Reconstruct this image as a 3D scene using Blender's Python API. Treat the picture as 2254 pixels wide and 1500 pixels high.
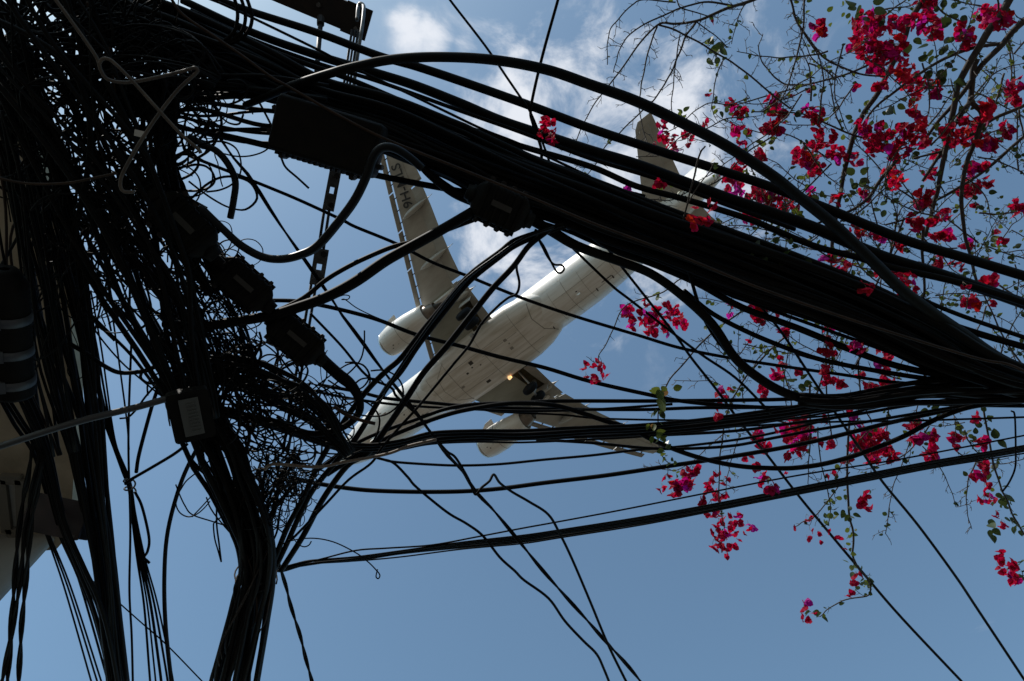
import bpy, math, random
import numpy as np
from mathutils import Vector, Matrix

for o in list(bpy.data.objects):
    bpy.data.objects.remove(o)
C = bpy.context.scene.collection
SC = bpy.context.scene

# ------------------------------------------------------------------ camera
PITCH = math.radians(66.0)          # looking up between the wires
CAM = np.array([0.0, 0.0, 1.6])
FPX = 24.0 / 36.0 * 2254.0
ST, CT = math.sin(PITCH), math.cos(PITCH)
cd = bpy.data.cameras.new('camera')
cd.lens = 24.0
cd.sensor_width = 36.0
cd.clip_start = 0.05
cd.clip_end = 20000
cam = bpy.data.objects.new('camera', cd)
C.objects.link(cam)
cam.location = CAM
cam.rotation_euler = (math.pi / 2 + PITCH, 0, 0)
SC.camera = cam

# ------------------------------------------------------------------ light
SUN_DIR = Vector((-0.50, -0.38, 0.82)).normalized()     # towards the sun: behind the viewer, to the left
SUN_EL = math.asin(SUN_DIR.z)
SUN_AZ = math.atan2(SUN_DIR.x, SUN_DIR.y)               # clockwise from +Y

world = bpy.data.worlds.new('World')
SC.world = world
world.use_nodes = True
wn, wl = world.node_tree.nodes, world.node_tree.links
for n in list(wn):
    wn.remove(n)
w_out = wn.new('ShaderNodeOutputWorld')
w_bg = wn.new('ShaderNodeBackground')
w_sky = wn.new('ShaderNodeTexSky')
w_sky.sky_type = 'NISHITA'
w_sky.sun_disc = False
w_sky.sun_elevation = SUN_EL
w_sky.sun_rotation = SUN_AZ
w_sky.air_density = 1.0
w_sky.dust_density = 1.3
w_sky.ozone_density = 0.9
SKY_STRENGTH = 0.138
w_bg.inputs['Strength'].default_value = SKY_STRENGTH
wl.new(w_bg.outputs[0], w_out.inputs[0])
world.cycles.sampling_method = 'MANUAL'
world.cycles.sample_map_resolution = 256


def wmath(op, a, b=None, c=None):
    n = wn.new('ShaderNodeMath')
    n.operation = op
    for i, v in enumerate((a, b, c)):
        if v is None:
            continue
        if isinstance(v, (int, float)):
            n.inputs[i].default_value = v
        else:
            wl.new(v, n.inputs[i])
    return n.outputs[0]


# thin clouds: a layer overhead, noise on the plane z = 1 above the viewer
w_tc = wn.new('ShaderNodeTexCoord')
w_sep = wn.new('ShaderNodeSeparateXYZ')
wl.new(w_tc.outputs['Generated'], w_sep.inputs[0])
zc = wmath('MAXIMUM', w_sep.outputs[2], 0.04)
cx = wmath('DIVIDE', w_sep.outputs[0], zc)
cy = wmath('DIVIDE', w_sep.outputs[1], zc)
w_com = wn.new('ShaderNodeCombineXYZ')
wl.new(cx, w_com.inputs[0])
wl.new(cy, w_com.inputs[1])


def wnoise(scale, detail, rough, off, dist=0.0):
    m = wn.new('ShaderNodeMapping')
    m.inputs['Location'].default_value = off
    wl.new(w_com.outputs[0], m.inputs[0])
    n = wn.new('ShaderNodeTexNoise')
    n.inputs['Scale'].default_value = scale
    n.inputs['Detail'].default_value = detail
    n.inputs['Roughness'].default_value = rough
    n.inputs['Distortion'].default_value = dist
    wl.new(m.outputs[0], n.inputs['Vector'])
    return n.outputs[0]


def sky_pt(px, py):
    u, v = (px - 1127) / FPX, (py - 750) / FPX
    d = np.array([u, v * ST + CT, -v * CT + ST])
    return d[0] / d[2], d[1] / d[2]


n_fine = wnoise(8.5, 12.0, 0.62, (3.1, 1.7, 0.0), 0.5)
n_mid = wnoise(2.2, 4.0, 0.5, (7.3, 2.2, 0.0))
n_cov = wnoise(0.55, 2.0, 0.5, (0.4, 9.1, 0.0))
# where the cloud bank stands: the patches seen between the wires and others of the same kind round about
bank = None
for px, py, r, a in ((893, 52, 24, 1.0), (908, 88, 30, 1.0), (952, 98, 30, .95), (935, 70, 24, .8), (1030, 110, 24, .8), (1060, 190, 60, .8), (1110, 160, 50, .7), (1190, 250, 130, 1.1), (1330, 240, 140, 1.0), (1420, 330, 160, 1.2),
                     (1290, 330, 110, 1.1), (1530, 420, 150, 1.05), (1080, 520, 80, 1.35), (1120, 590, 80, 1.2), (1180, 600, 90, .9), (1280, 660, 95, .8),
                     (1440, 560, 130, .9), (1320, 480, 130, 1.0), (1180, 400, 120, .9), (1000, 800, 60, .25), (1620, 90, 120, .35)):
    qx, qy = sky_pt(px, py)
    sx = r / FPX * 1.15
    dx = wmath('SUBTRACT', cx, qx)
    dy = wmath('SUBTRACT', cy, qy)
    d2 = wmath('ADD', wmath('MULTIPLY', dx, dx), wmath('MULTIPLY', dy, dy))
    g = wmath('MULTIPLY', wmath('EXPONENT', wmath('DIVIDE', d2, -2.0 * sx * sx)), a)
    bank = g if bank is None else wmath('MAXIMUM', bank, g)
far = wmath('MULTIPLY', wmath('SMOOTH_MAX', wmath('SUBTRACT', n_cov, 0.56), 0.0, 0.05), 3.5)
rr = wmath('SQRT', wmath('ADD', wmath('MULTIPLY', cx, cx), wmath('MULTIPLY', cy, cy)))
far = wmath('MULTIPLY', far, wmath('MINIMUM', wmath('MAXIMUM', wmath('SUBTRACT', rr, 1.2), 0.0), 1.0))
bank = wmath('MAXIMUM', bank, far)
dens = wmath('ADD', wmath('MULTIPLY', bank, 0.62), wmath('MULTIPLY', wmath('SUBTRACT', n_fine, 0.5), 2.0))
dens = wmath('ADD', dens, wmath('MULTIPLY', wmath('SUBTRACT', n_mid, 0.5), 0.9))
w_map = wn.new('ShaderNodeMapRange')
w_map.interpolation_type = 'SMOOTHSTEP'
w_map.inputs['From Min'].default_value = 0.24
w_map.inputs['From Max'].default_value = 0.86
w_map.inputs['To Max'].default_value = 0.86
wl.new(dens, w_map.inputs['Value'])
cfac = wmath('MULTIPLY', w_map.outputs[0], wmath('MINIMUM', wmath('MULTIPLY', bank, 1.9), 1.0))
w_tint = wn.new('ShaderNodeMixRGB')          # white balance
w_tint.blend_type = 'MULTIPLY'
w_tint.inputs[0].default_value = 1.0
w_tint.inputs[2].default_value = (0.84, 1.03, 1.0, 1)
wl.new(w_sky.outputs[0], w_tint.inputs[1])
w_hz = wn.new('ShaderNodeMixRGB')            # a little grey haze over the blue
w_hz.inputs[0].default_value = 0.03
wl.new(w_tint.outputs[0], w_hz.inputs[1])
w_hz.inputs[2].default_value = (4.2, 4.9, 5.4, 1)
w_mix = wn.new('ShaderNodeMixRGB')
wl.new(cfac, w_mix.inputs[0])
wl.new(w_hz.outputs[0], w_mix.inputs[1])
w_mix.inputs[2].default_value = (5.9, 6.05, 6.4, 1)
wl.new(w_mix.outputs[0], w_bg.inputs['Color'])

sl = bpy.data.lights.new('sun', 'SUN')
sl.energy = 4.0
sl.angle = math.radians(0.5)
sl.color = (1.0, 0.95, 0.88)
sun = bpy.data.objects.new('sun', sl)
C.objects.link(sun)
sun.rotation_euler = (-SUN_DIR).to_track_quat('-Z', 'Y').to_euler()
sun.location = (-20, -15, 40)

vs = SC.view_settings
vs.view_transform = 'Standard'
vs.look = 'None'
vs.gamma = 1.0
vs.exposure = 0.15
vs.use_curve_mapping = False

# ------------------------------------------------------------------ helpers
rnd = random.Random(7)
MAT = {}


def mat(name, col, rough=0.6, metal=0.0, noise=None, trans=None, emit=None, spec=0.5, rand=None):
    """noise = (scale, second colour, amount[, stretch]); trans = (colour, amount); rand = spread of brightness between objects"""
    m = bpy.data.materials.new(name)
    m.use_nodes = True
    nt = m.node_tree
    b = nt.nodes['Principled BSDF']
    b.inputs['Base Color'].default_value = (*col, 1)
    b.inputs['Roughness'].default_value = rough
    b.inputs['Metallic'].default_value = metal
    b.inputs['Specular IOR Level'].default_value = spec
    src = None
    if noise:
        tc = nt.nodes.new('ShaderNodeTexCoord')
        mp = nt.nodes.new('ShaderNodeMapping')
        if len(noise) > 3:
            mp.inputs['Scale'].default_value = noise[3]
        nz = nt.nodes.new('ShaderNodeTexNoise')
        nz.inputs['Scale'].default_value = noise[0]
        nz.inputs['Detail'].default_value = 6
        nz.inputs['Roughness'].default_value = 0.65
        rp = nt.nodes.new('ShaderNodeMapRange')
        rp.inputs['From Min'].default_value = 0.38
        rp.inputs['From Max'].default_value = 0.68
        rp.inputs['To Max'].default_value = noise[2]
        mx = nt.nodes.new('ShaderNodeMixRGB')
        mx.inputs[1].default_value = (*col, 1)
        mx.inputs[2].default_value = (*noise[1], 1)
        nt.links.new(tc.outputs['Object'], mp.inputs[0])
        nt.links.new(mp.outputs[0], nz.inputs['Vector'])
        nt.links.new(nz.outputs[0], rp.inputs['Value'])
        nt.links.new(rp.outputs[0], mx.inputs[0])
        src = mx.outputs[0]
    if rand:
        oi = nt.nodes.new('ShaderNodeObjectInfo')
        mr = nt.nodes.new('ShaderNodeMapRange')
        mr.inputs['To Min'].default_value = 1 - rand[0]
        mr.inputs['To Max'].default_value = 1 + rand[0]
        nt.links.new(oi.outputs['Random'], mr.inputs['Value'])
        hs = nt.nodes.new('ShaderNodeHueSaturation')
        mh = nt.nodes.new('ShaderNodeMapRange')
        mh.inputs['To Min'].default_value = 0.5 - rand[1]
        mh.inputs['To Max'].default_value = 0.5 + rand[1]
        fr = nt.nodes.new('ShaderNodeMath')
        fr.operation = 'FRACT'
        ml = nt.nodes.new('ShaderNodeMath')
        ml.operation = 'MULTIPLY'
        ml.inputs[1].default_value = 17.3
        nt.links.new(oi.outputs['Random'], ml.inputs[0])
        nt.links.new(ml.outputs[0], fr.inputs[0])
        nt.links.new(fr.outputs[0], mh.inputs['Value'])
        nt.links.new(mh.outputs[0], hs.inputs['Hue'])
        nt.links.new(mr.outputs[0], hs.inputs['Value'])
        if src:
            nt.links.new(src, hs.inputs['Color'])
        else:
            hs.inputs['Color'].default_value = (*col, 1)
        src = hs.outputs[0]
    if src:
        nt.links.new(src, b.inputs['Base Color'])
    if trans:
        out = nt.nodes['Material Output']
        tr = nt.nodes.new('ShaderNodeBsdfTranslucent')
        mixs = nt.nodes.new('ShaderNodeMixShader')
        mixs.inputs[0].default_value = trans[1]
        if src and trans[0] is None:
            nt.links.new(src, tr.inputs['Color'])
        else:
            tr.inputs['Color'].default_value = (*(trans[0] or col), 1)
        nt.links.new(b.outputs[0], mixs.inputs[1])
        nt.links.new(tr.outputs[0], mixs.inputs[2])
        nt.links.new(mixs.outputs[0], out.inputs['Surface'])
    if emit:
        b.inputs['Emission Color'].default_value = (*emit[0], 1)
        b.inputs['Emission Strength'].default_value = emit[1]
    MAT[name] = m
    return m


mat('ground', (0.068, 0.050, 0.032), 0.9, noise=(0.03, (0.052, 0.044, 0.026), 1.0))
mat('asphalt', (0.05, 0.05, 0.05), 0.9, noise=(9.0, (0.075, 0.072, 0.068), 1.0))
mat('concrete', (0.30, 0.29, 0.27), 0.85, noise=(4.0, (0.19, 0.18, 0.16), 1.0))
mat('plaster', (0.36, 0.31, 0.23), 0.9, noise=(1.6, (0.20, 0.17, 0.12), 0.9, (1, 1, .35)), spec=0.1)
mat('plaster_low', (0.26, 0.25, 0.23), 0.9, noise=(2.1, (0.16, 0.16, 0.15), 0.8, (1, 1, .35)), spec=0.1)
mat('white_pipe', (0.36, 0.35, 0.32), 0.55, noise=(5.0, (0.22, 0.21, 0.18), 0.8), spec=0.2)
mat('frame_metal', (0.14, 0.13, 0.11), 0.55, 0.0, spec=0.2)
mat('window_glass', (0.05, 0.055, 0.055), 0.25, spec=0.3)
mat('black', (0.0025, 0.0025, 0.0026), 0.6, noise=(14.0, (0.006, 0.005, 0.0043), 0.8), spec=0.06)
mat('black_gloss', (0.003, 0.0035, 0.0045), 0.42, noise=(9.0, (0.006, 0.006, 0.006), 0.6), spec=0.12)
mat('brown_wire', (0.030, 0.016, 0.009), 0.7, noise=(12.0, (0.014, 0.009, 0.006), 1.0), spec=0.15)
mat('grey_wire', (0.085, 0.068, 0.054), 0.7, noise=(10.0, (0.045, 0.036, 0.03), 1.0), spec=0.15)
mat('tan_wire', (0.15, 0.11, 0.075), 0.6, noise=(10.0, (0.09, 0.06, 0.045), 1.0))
mat('steel', (0.10, 0.10, 0.10), 0.5, 0.6, noise=(18.0, (0.04, 0.035, 0.03), 1.0))
mat('steel_dark', (0.010, 0.009, 0.0085), 0.6, 0.0, noise=(12.0, (0.022, 0.014, 0.010), 0.8), spec=0.2)
mat('galvanised', (0.022, 0.024, 0.028), 0.6, 0.0, noise=(14.0, (0.025, 0.025, 0.025), 1.0))
mat('closure_plastic', (0.004, 0.0037, 0.0034), 0.65, noise=(16.0, (0.008, 0.0065, 0.005), 0.9), spec=0.08)
mat('closure_label', (0.014, 0.011, 0.007), 0.7)
mat('band_metal', (0.035, 0.038, 0.044), 0.5, 0.2, noise=(8.0, (0.06, 0.06, 0.06), 0.8))
mat('box_maroon', (0.030, 0.016, 0.015), 0.6, noise=(6.0, (0.015, 0.012, 0.012), 1.0))
mat('lamp_glass', (0.075, 0.075, 0.068), 0.4, spec=0.2)
mat('led', (0.07, 0.07, 0.06), 0.4)
mat('tag_white', (0.35, 0.34, 0.31), 0.6)
mat('plane_white', (0.76, 0.75, 0.73), 0.36, noise=(1.1, (0.54, 0.50, 0.44), 0.9, (.16, 1.8, 1)), spec=0.45)
mat('plane_belly', (0.72, 0.69, 0.65), 0.42, noise=(1.5, (0.48, 0.43, 0.36), 0.95, (.18, 1.8, 1)), spec=0.45)
mat('wing_grey', (0.40, 0.385, 0.35), 0.5, noise=(0.9, (0.29, 0.27, 0.235), 0.9, (.35, 1.2, 1)))
mat('wing_root_grey', (0.29, 0.295, 0.25), 0.55, noise=(0.9, (0.22, 0.22, 0.18), 0.9, (.35, 1.2, 1)))
mat('flap_grey', (0.30, 0.28, 0.245), 0.55, noise=(1.1, (0.22, 0.20, 0.17), 0.9, (.4, 1.2, 1)))
mat('bay_dark', (0.022, 0.020, 0.016), 0.8, noise=(3.0, (0.07, 0.055, 0.025), 0.8), spec=0.1)  # dark base stands in for the shade inside the wheel wells
mat('seam', (0.27, 0.25, 0.22), 0.7)
mat('vent', (0.05, 0.045, 0.04), 0.7)
mat('inlet_metal', (0.45, 0.46, 0.47), 0.25, 0.9)
mat('engine_hot', (0.16, 0.13, 0.11), 0.4, 0.7, noise=(2.0, (0.26, 0.22, 0.19), 0.8))
mat('tyre', (0.008, 0.0085, 0.010), 0.8, spec=0.1)
mat('gear_metal', (0.35, 0.35, 0.34), 0.4, 0.5)
mat('reg_black', (0.025, 0.025, 0.028), 0.6)
mat('landing_light', (0.9, 0.6, 0.3), 0.3, emit=((1.0, 0.62, 0.30), 1.0))
mat('bark', (0.030, 0.023, 0.018), 0.85, noise=(22.0, (0.065, 0.052, 0.042), 0.8))
mat('twig', (0.045, 0.034, 0.026), 0.85, noise=(30.0, (0.085, 0.062, 0.045), 0.8))
mat('bract_magenta', (0.48, 0.004, 0.070), 0.6, trans=(None, 0.55), rand=(0.45, 0.034), noise=(45.0, (0.38, 0.003, 0.095), 1.0), spec=0.12)
mat('bract_red', (0.58, 0.012, 0.022), 0.6, trans=(None, 0.55), rand=(0.40, 0.015), noise=(40.0, (0.62, 0.01, 0.07), 0.8), spec=0.2)
mat('bract_purple', (0.42, 0.01, 0.26), 0.55, trans=(None, 0.55), rand=(0.2, 0.02), spec=0.2)
mat('leaf_green', (0.050, 0.070, 0.014), 0.5, trans=((0.12, 0.15, 0.02), 0.35), rand=(0.3, 0.02), spec=0.3)
mat('leaf_dark', (0.026, 0.040, 0.014), 0.5, trans=((0.05, 0.075, 0.016), 0.25), rand=(0.3, 0.02), spec=0.3)
mat('leaf_dry', (0.20, 0.11, 0.045), 0.7, trans=((0.25, 0.14, 0.05), 0.3), rand=(0.3, 0.02), spec=0.2)


class MB:
    def __init__(s):
        s.v, s.f = [], []

    def add(s, V, F):
        n = len(s.v)
        s.v.extend(tuple(map(float, p)) for p in V)
        s.f.extend(tuple(i + n for i in q) for q in F)
        return s

    def box(s, c, size, M=None):
        hx, hy, hz = size[0] / 2, size[1] / 2, size[2] / 2
        V = [np.array((x, y, z)) for x in (-hx, hx) for y in (-hy, hy) for z in (-hz, hz)]
        if M is not None:
            V = [np.asarray(M) @ p for p in V]
        V = [p + np.asarray(c) for p in V]
        return s.add(V, [(0, 1, 3, 2), (4, 6, 7, 5), (0, 4, 5, 1), (2, 3, 7, 6), (0, 2, 6, 4), (1, 5, 7, 3)])

    def loft(s, secs, cap=True, closed=True):
        n = len(secs[0])
        V, F = [], []
        for q in secs:
            V.extend(q)
        for i in range(len(secs) - 1):
            for j in range(n if closed else n - 1):
                a, b = i * n + j, i * n + (j + 1) % n
                F.append((a, b, b + n, a + n))
        if cap:
            F.append(tuple(range(n - 1, -1, -1)))
            m = (len(secs) - 1) * n
            F.append(tuple(range(m, m + n)))
        return s.add(V, F)

    def tube(s, pts, rad, sides=8, cap=True):
        P = np.asarray(pts, float)
        n = len(P)
        R = np.full(n, rad, float) if np.isscalar(rad) else np.asarray(rad, float)
        T = np.gradient(P, axis=0)
        T /= np.maximum(np.linalg.norm(T, axis=1), 1e-9)[:, None]
        a = np.array((0, 0, 1.0)) if abs(T[0][2]) < .9 else np.array((1.0, 0, 0))
        N = np.cross(T[0], a)
        N /= np.linalg.norm(N)
        ang = np.arange(sides) * 2 * math.pi / sides
        ca, sa = np.cos(ang), np.sin(ang)
        secs = []
        for i in range(n):
            N = N - T[i] * (N @ T[i])
            l = np.linalg.norm(N)
            N = N / l if l > 1e-6 else np.cross(T[i], (0.3, 0.5, 0.8))
            B = np.cross(T[i], N)
            secs.append(P[i] + R[i] * (ca[:, None] * N + sa[:, None] * B))
        return s.loft([list(q) for q in secs], cap)

    def lathe(s, prof, M, o, sides=20, cap=False):
        """prof: (axis position, radius); M columns = side, side, axis"""
        M = np.asarray(M)
        secs = [[np.asarray(o) + M @ np.array((r * math.cos(t), r * math.sin(t), x)) for t in np.arange(sides) * 2 * math.pi / sides] for x, r in prof]
        return s.loft(secs, cap)

    def obj(s, name, m, parent=None, smooth=True, mw=None):
        me = bpy.data.meshes.new(name)
        me.from_pydata(s.v, [], s.f)
        if smooth:
            me.polygons.foreach_set('use_smooth', [True] * len(me.polygons))
        me.materials.append(MAT[m] if isinstance(m, str) else m)
        me.update()
        o = bpy.data.objects.new(name, me)
        C.objects.link(o)
        if parent is not None:
            o.parent = parent
        if mw is not None:
            o.matrix_local = mw
        return o


def sharp(o, ang=35):
    try:
        o.data.set_sharp_from_angle(angle=math.radians(ang))
    except Exception:
        pass
    return o


def tag(o, label, cat, group=None, kind=None):
    if label:
        o['label'] = label
    if cat:
        o['category'] = cat
    if group:
        o['group'] = group
    if kind:
        o['kind'] = kind
    return o


def empty(name, label, cat, loc=(0, 0, 0), group=None):
    o = bpy.data.objects.new(name, None)
    C.objects.link(o)
    o.location = loc
    o.empty_display_size = 0.2
    return tag(o, label, cat, group)


def structure(o):
    o['kind'] = 'structure'
    return o


def P(px, py, h):
    """the point h metres above the viewer's eye seen in that direction"""
    u, v = (px - 1127) / FPX, (py - 750) / FPX
    d = np.array([u, v * ST + CT, -v * CT + ST])
    return CAM + d * (h / d[2])


def ppm(px, py, h):
    """pixels per metre there"""
    v = (py - 750) / FPX
    return FPX / (h / (ST - v * CT))


def spline(p, n=7):
    p = [np.asarray(q, float) for q in p]
    if len(p) == 2:
        return [p[0] + (p[1] - p[0]) * t for t in np.linspace(0, 1, 3)]
    e = [2 * p[0] - p[1]] + p + [2 * p[-1] - p[-2]]
    out = []
    for i in range(1, len(e) - 2):
        a, b, c, d = e[i - 1:i + 3]
        for k in range(n):
            t = k / n
            out.append(.5 * (2 * b + (c - a) * t + (2 * a - 5 * b + 4 * c - d) * t * t + (3 * b - a - 3 * c + d) * t ** 3))
    out.append(p[-1])
    return out


def hs_along(h, n):
    if np.isscalar(h):
        return np.full(n, h)
    return np.interp(np.linspace(0, 1, n), np.linspace(0, 1, len(h)), h)


def px_tube(mb, pts, w, h, sides=7, n=6, wob=0.0, twist=None, taper=None):
    S = np.array(spline(pts, n))
    H = hs_along(h, len(S))
    W = hs_along(w, len(S))
    if wob:
        k = np.arange(len(S))
        ph = rnd.uniform(0, 6)
        S = S + wob * np.stack([np.sin(k * .9 + ph), np.cos(k * .75 + 2 * ph)], 1)
    Q = np.array([P(a[0], a[1], b) for a, b in zip(S, H)])
    R = np.array([.5 * ww / ppm(a[0], a[1], b) for a, b, ww in zip(S, H, W)])
    if not twist:
        mb.tube(Q, R, sides)
        return
    # two strands wound round each other
    d = np.r_[0, np.cumsum(np.linalg.norm(np.diff(Q, axis=0), axis=1))]
    m = max(12, int(d[-1] / twist * 10))
    t = np.linspace(0, d[-1], m)
    Q2 = np.stack([np.interp(t, d, Q[:, i]) for i in range(3)], 1)
    R2 = np.interp(t, d, R)
    T = np.gradient(Q2, axis=0)
    T /= np.linalg.norm(T, axis=1)[:, None]
    A = np.cross(T, (0.2, 0.1, 1.0))
    A /= np.linalg.norm(A, axis=1)[:, None]
    B = np.cross(T, A)
    for ph in (0, math.pi):
        a = t / twist * 2 * math.pi + ph
        mb.tube(Q2 + .48 * R2[:, None] * (np.cos(a)[:, None] * A + np.sin(a)[:, None] * B), R2 * .56, 6)


def cable(label, pts, w, h=3.8, m='black', name='cable', group=None, twist=None, wob=0.0, sides=None, cat=None):
    mb = MB()
    ww = w if np.isscalar(w) else max(w)
    px_tube(mb, pts, w, h, sides or (10 if ww > 14 else 7 if ww > 5 else 5), wob=wob, twist=twist)
    return tag(mb.obj(name, m), label, cat or name.split('_')[-1], group)


def bundle(label, group, spine, half, n, w, h, m='black', spread=1.0, name='cable', wild=.35, depth=.25):
    S = np.array(spline(spine, 5))
    k = len(S)
    HW = hs_along(half, k)
    T = np.gradient(S, axis=0)
    T /= np.linalg.norm(T, axis=1)[:, None]
    N = np.stack([-T[:, 1], T[:, 0]], 1)
    H = hs_along(h, k)
    s = np.linspace(0, 1, k)
    out = []
    for i in range(n):
        a = -1 + 2 * (i + .5) / n + rnd.uniform(-.12, .12)
        b = rnd.uniform(.1, wild)
        ph = rnd.uniform(0, 6.3)
        fr = rnd.uniform(2.5, 7.0)
        off = HW * np.clip(a + b * np.sin(fr * s + ph), -1.08, 1.08) * spread
        Q2 = S + N * off[:, None]
        ww = rnd.uniform(*w)
        hh = H + rnd.uniform(-depth, depth) + .06 * np.sin(5 * s + ph)
        Q = [P(q[0], q[1], z) for q, z in zip(Q2, hh)]
        R = [.5 * ww / ppm(q[0], q[1], z) for q, z in zip(Q2, hh)]
        mb = MB()
        mb.tube(Q, R, 7)
        out.append(tag(mb.obj(name, m if isinstance(m, str) else rnd.choice(m)), label, 'cable', group))
    return out

# ------------------------------------------------------------------ ground and street
def sheet(name, x0, x1, y0, y1, z, m):
    mb = MB()
    mb.add([(x0, y0, z), (x1, y0, z), (x1, y1, z), (x0, y1, z)], [(0, 1, 2, 3)])
    return structure(mb.obj(name, m, smooth=False))


sheet('ground', -6000, 6000, -6000, 6000, 0.0, 'ground')
sheet('road', -2.4, 3.4, -150, 150, 0.004, 'asphalt')
for nm, x0, x1 in (('pavement', -3.9, -2.4), ('pavement', 3.4, 5.2)):
    mb = MB()
    mb.box(((x0 + x1) / 2, 0, 0.065), (x1 - x0, 300, 0.13))
    structure(mb.obj(nm, 'concrete', smooth=False))

# ------------------------------------------------------------------ building on the left: a flat eave juts out over the wall
BH = 5.0
b_pts = [P(-60, 60, BH), P(62, 292, BH), P(150, 560, BH), P(168, 950, BH), P(154, 1176, BH)]
b_plan = [p[:2] for p in b_pts]
b_root = empty('building', 'pale grey building behind the cables at the left edge, with a flat eave jutting out', 'building', (b_plan[3][0] - 3, b_plan[3][1], 0))
b_inv = Matrix.Translation(-Vector(b_root.location))


def bobj(mb, name, m, parent=None, smooth=False):
    o = mb.obj(name, m, b_root if parent is None else parent, smooth)
    o.matrix_local = b_inv if parent is None else Matrix.Identity(4)
    return o


def prism(pl, z0, z1):
    mb = MB()
    n = len(pl)
    V = [(p[0], p[1], z0) for p in pl] + [(p[0], p[1], z1) for p in pl]
    mb.add(V, [(i, (i + 1) % n, (i + 1) % n + n, i + n) for i in range(n)] + [tuple(range(n - 1, -1, -1)), tuple(range(n, 2 * n))])
    return mb


z_s = 1.6 + BH
xc, yw = b_plan[4]
radial = np.array((xc, yw)) / np.hypot(xc, yw)
up_foot = b_plan + [np.array((xc, yw)) + radial * .25, np.array((-12.0, yw + 1.2)), np.array((-12.0, b_plan[0][1] - 1.5)), np.array((b_plan[0][0] - .4, b_plan[0][1] - 1.5))]
bobj(prism(up_foot, z_s, z_s + .12), 'eave_slab', 'plaster')
bobj(prism([p + np.array((-.08, 0)) for p in up_foot], z_s + .12, z_s + .17), 'roof_sheet', 'frame_metal')
rc = .22
side_d = radial * .98 + np.array((-.22, 0))
side_d /= np.linalg.norm(side_d)
cor = np.array((xc - .05, yw))
p_a = cor + np.array((-rc, 0))
p_b = cor + side_d * rc
arc = [(1 - t) ** 2 * p_a + 2 * t * (1 - t) * cor + t * t * p_b for t in np.linspace(0, 1, 9)]
lo_foot = [np.array((-12.0, yw))] + arc + [cor + side_d * 3.0, np.array((-12.0, yw + 3.2))]
lw = bobj(prism(lo_foot, 0, z_s - .002), 'wall', 'plaster_low', smooth=True)
sharp(lw, 30)
# recessed panel in the soffit
q0, q1, q2, q3 = P(8, 1050, BH), P(52, 1052, BH), P(56, 1166, BH), P(22, 1168, BH)
fr = MB()
for pa, pb in ((q0, q1), (q1, q2), (q2, q3), (q3, q0)):
    d = pb - pa
    n3 = np.cross(d / np.linalg.norm(d), (0, 0, 1))
    w_ = .045
    V = [pa + n3 * w_, pb + n3 * w_, pb - n3 * w_, pa - n3 * w_]
    V = [np.array((v[0], v[1], z_s - .05)) for v in V] + [np.array((v[0], v[1], z_s + .02)) for v in V]
    fr.add(V, [(0, 1, 2, 3), (7, 6, 5, 4), (0, 4, 5, 1), (1, 5, 6, 2), (2, 6, 7, 3), (3, 7, 4, 0)])
fo = bobj(fr, 'hatch_frame', 'frame_metal')
g = MB()
V = [np.array((v[0], v[1], z_s - .012)) for v in (q0, q1, q2, q3)]
V2 = [np.array((v[0], v[1], z_s + .01)) for v in (q0, q1, q2, q3)]
g.add(V + V2, [(0, 1, 2, 3), (7, 6, 5, 4), (0, 4, 5, 1), (1, 5, 6, 2), (2, 6, 7, 3), (3, 7, 4, 0)])
bobj(g, 'hatch_panel', 'white_pipe', fo)
# conduit that runs along the wall and round its corner
mb = MB()
zc_ = z_s - 1.25
mb.tube(spline([(xc - 2.4, yw - .02, zc_), (xc - 1.0, yw - .02, zc_ - .01), (xc - .5, yw - .03, zc_ - .02), (xc - .18, yw + .0, zc_ - .05), (xc - .06, yw + .10, zc_ - .16), (xc - .14, yw + .22, zc_ - .6), (xc - .16, yw + .26, zc_ - 1.4)], 6), .022, 8)
bobj(mb, 'wall_conduit', 'white_pipe', smooth=True)

# ------------------------------------------------------------------ utility pole and its cross-arm (top edge of the picture)
ARM_H = 4.7
tip = P(806, 55, ARM_H)
back = P(420, -108, ARM_H)
adir = (back - tip) / np.linalg.norm(back - tip)
root3 = tip + adir * 2.9
pole = empty('utility_pole', 'dark steel cross-arm of a utility pole at the top edge, its end holding rods', 'pole', (root3[0], root3[1], 0))
p_inv = Matrix.Translation(-Vector(pole.location))


def pobj(mb, name, m, parent=None, smooth=False):
    o = mb.obj(name, m, pole if parent is None else parent, smooth)
    o.matrix_local = p_inv if parent is None else Matrix.Identity(4)
    return o


mb = MB()
mb.tube([(root3[0], root3[1], z) for z in np.linspace(0, 8.6, 10)], list(np.linspace(.17, .11, 10)), 14)
pobj(mb, 'shaft', 'concrete', smooth=True)
side = np.cross(adir, (0, 0, 1))
side /= np.linalg.norm(side)
upv = np.cross(side, adir)
MA = np.stack([adir, side, upv], 1)
aw = 58 / ppm(806, 55, ARM_H)
L = 3.1
mid = tip + adir * (L / 2)
mb = MB()
mb.box(mid, (L, aw, .012), MA)                                    # web underneath
for sgn in (-1, 1):
    mb.box(mid + MA @ np.array((0, sgn * (aw / 2 - .005), .055)), (L - .004, .010, .096), MA)
pobj(mb, 'cross_arm', 'steel_dark')
mb = MB()
mb.box(tip + MA @ np.array((.06, 0, -.013)), (.16, aw * 1.12, .010), MA)
pobj(mb, 'end_plate', 'steel_dark')
for k, q in enumerate(((.05, -.04), (.05, .045), (.30, 0))):
    mb = MB()
    o3 = tip + MA @ np.array((q[0], q[1], -.03))
    mb.tube([o3, o3 + np.array((0, 0, .03))], .014, 6)
    pobj(mb, 'bolt', 'steel')

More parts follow.
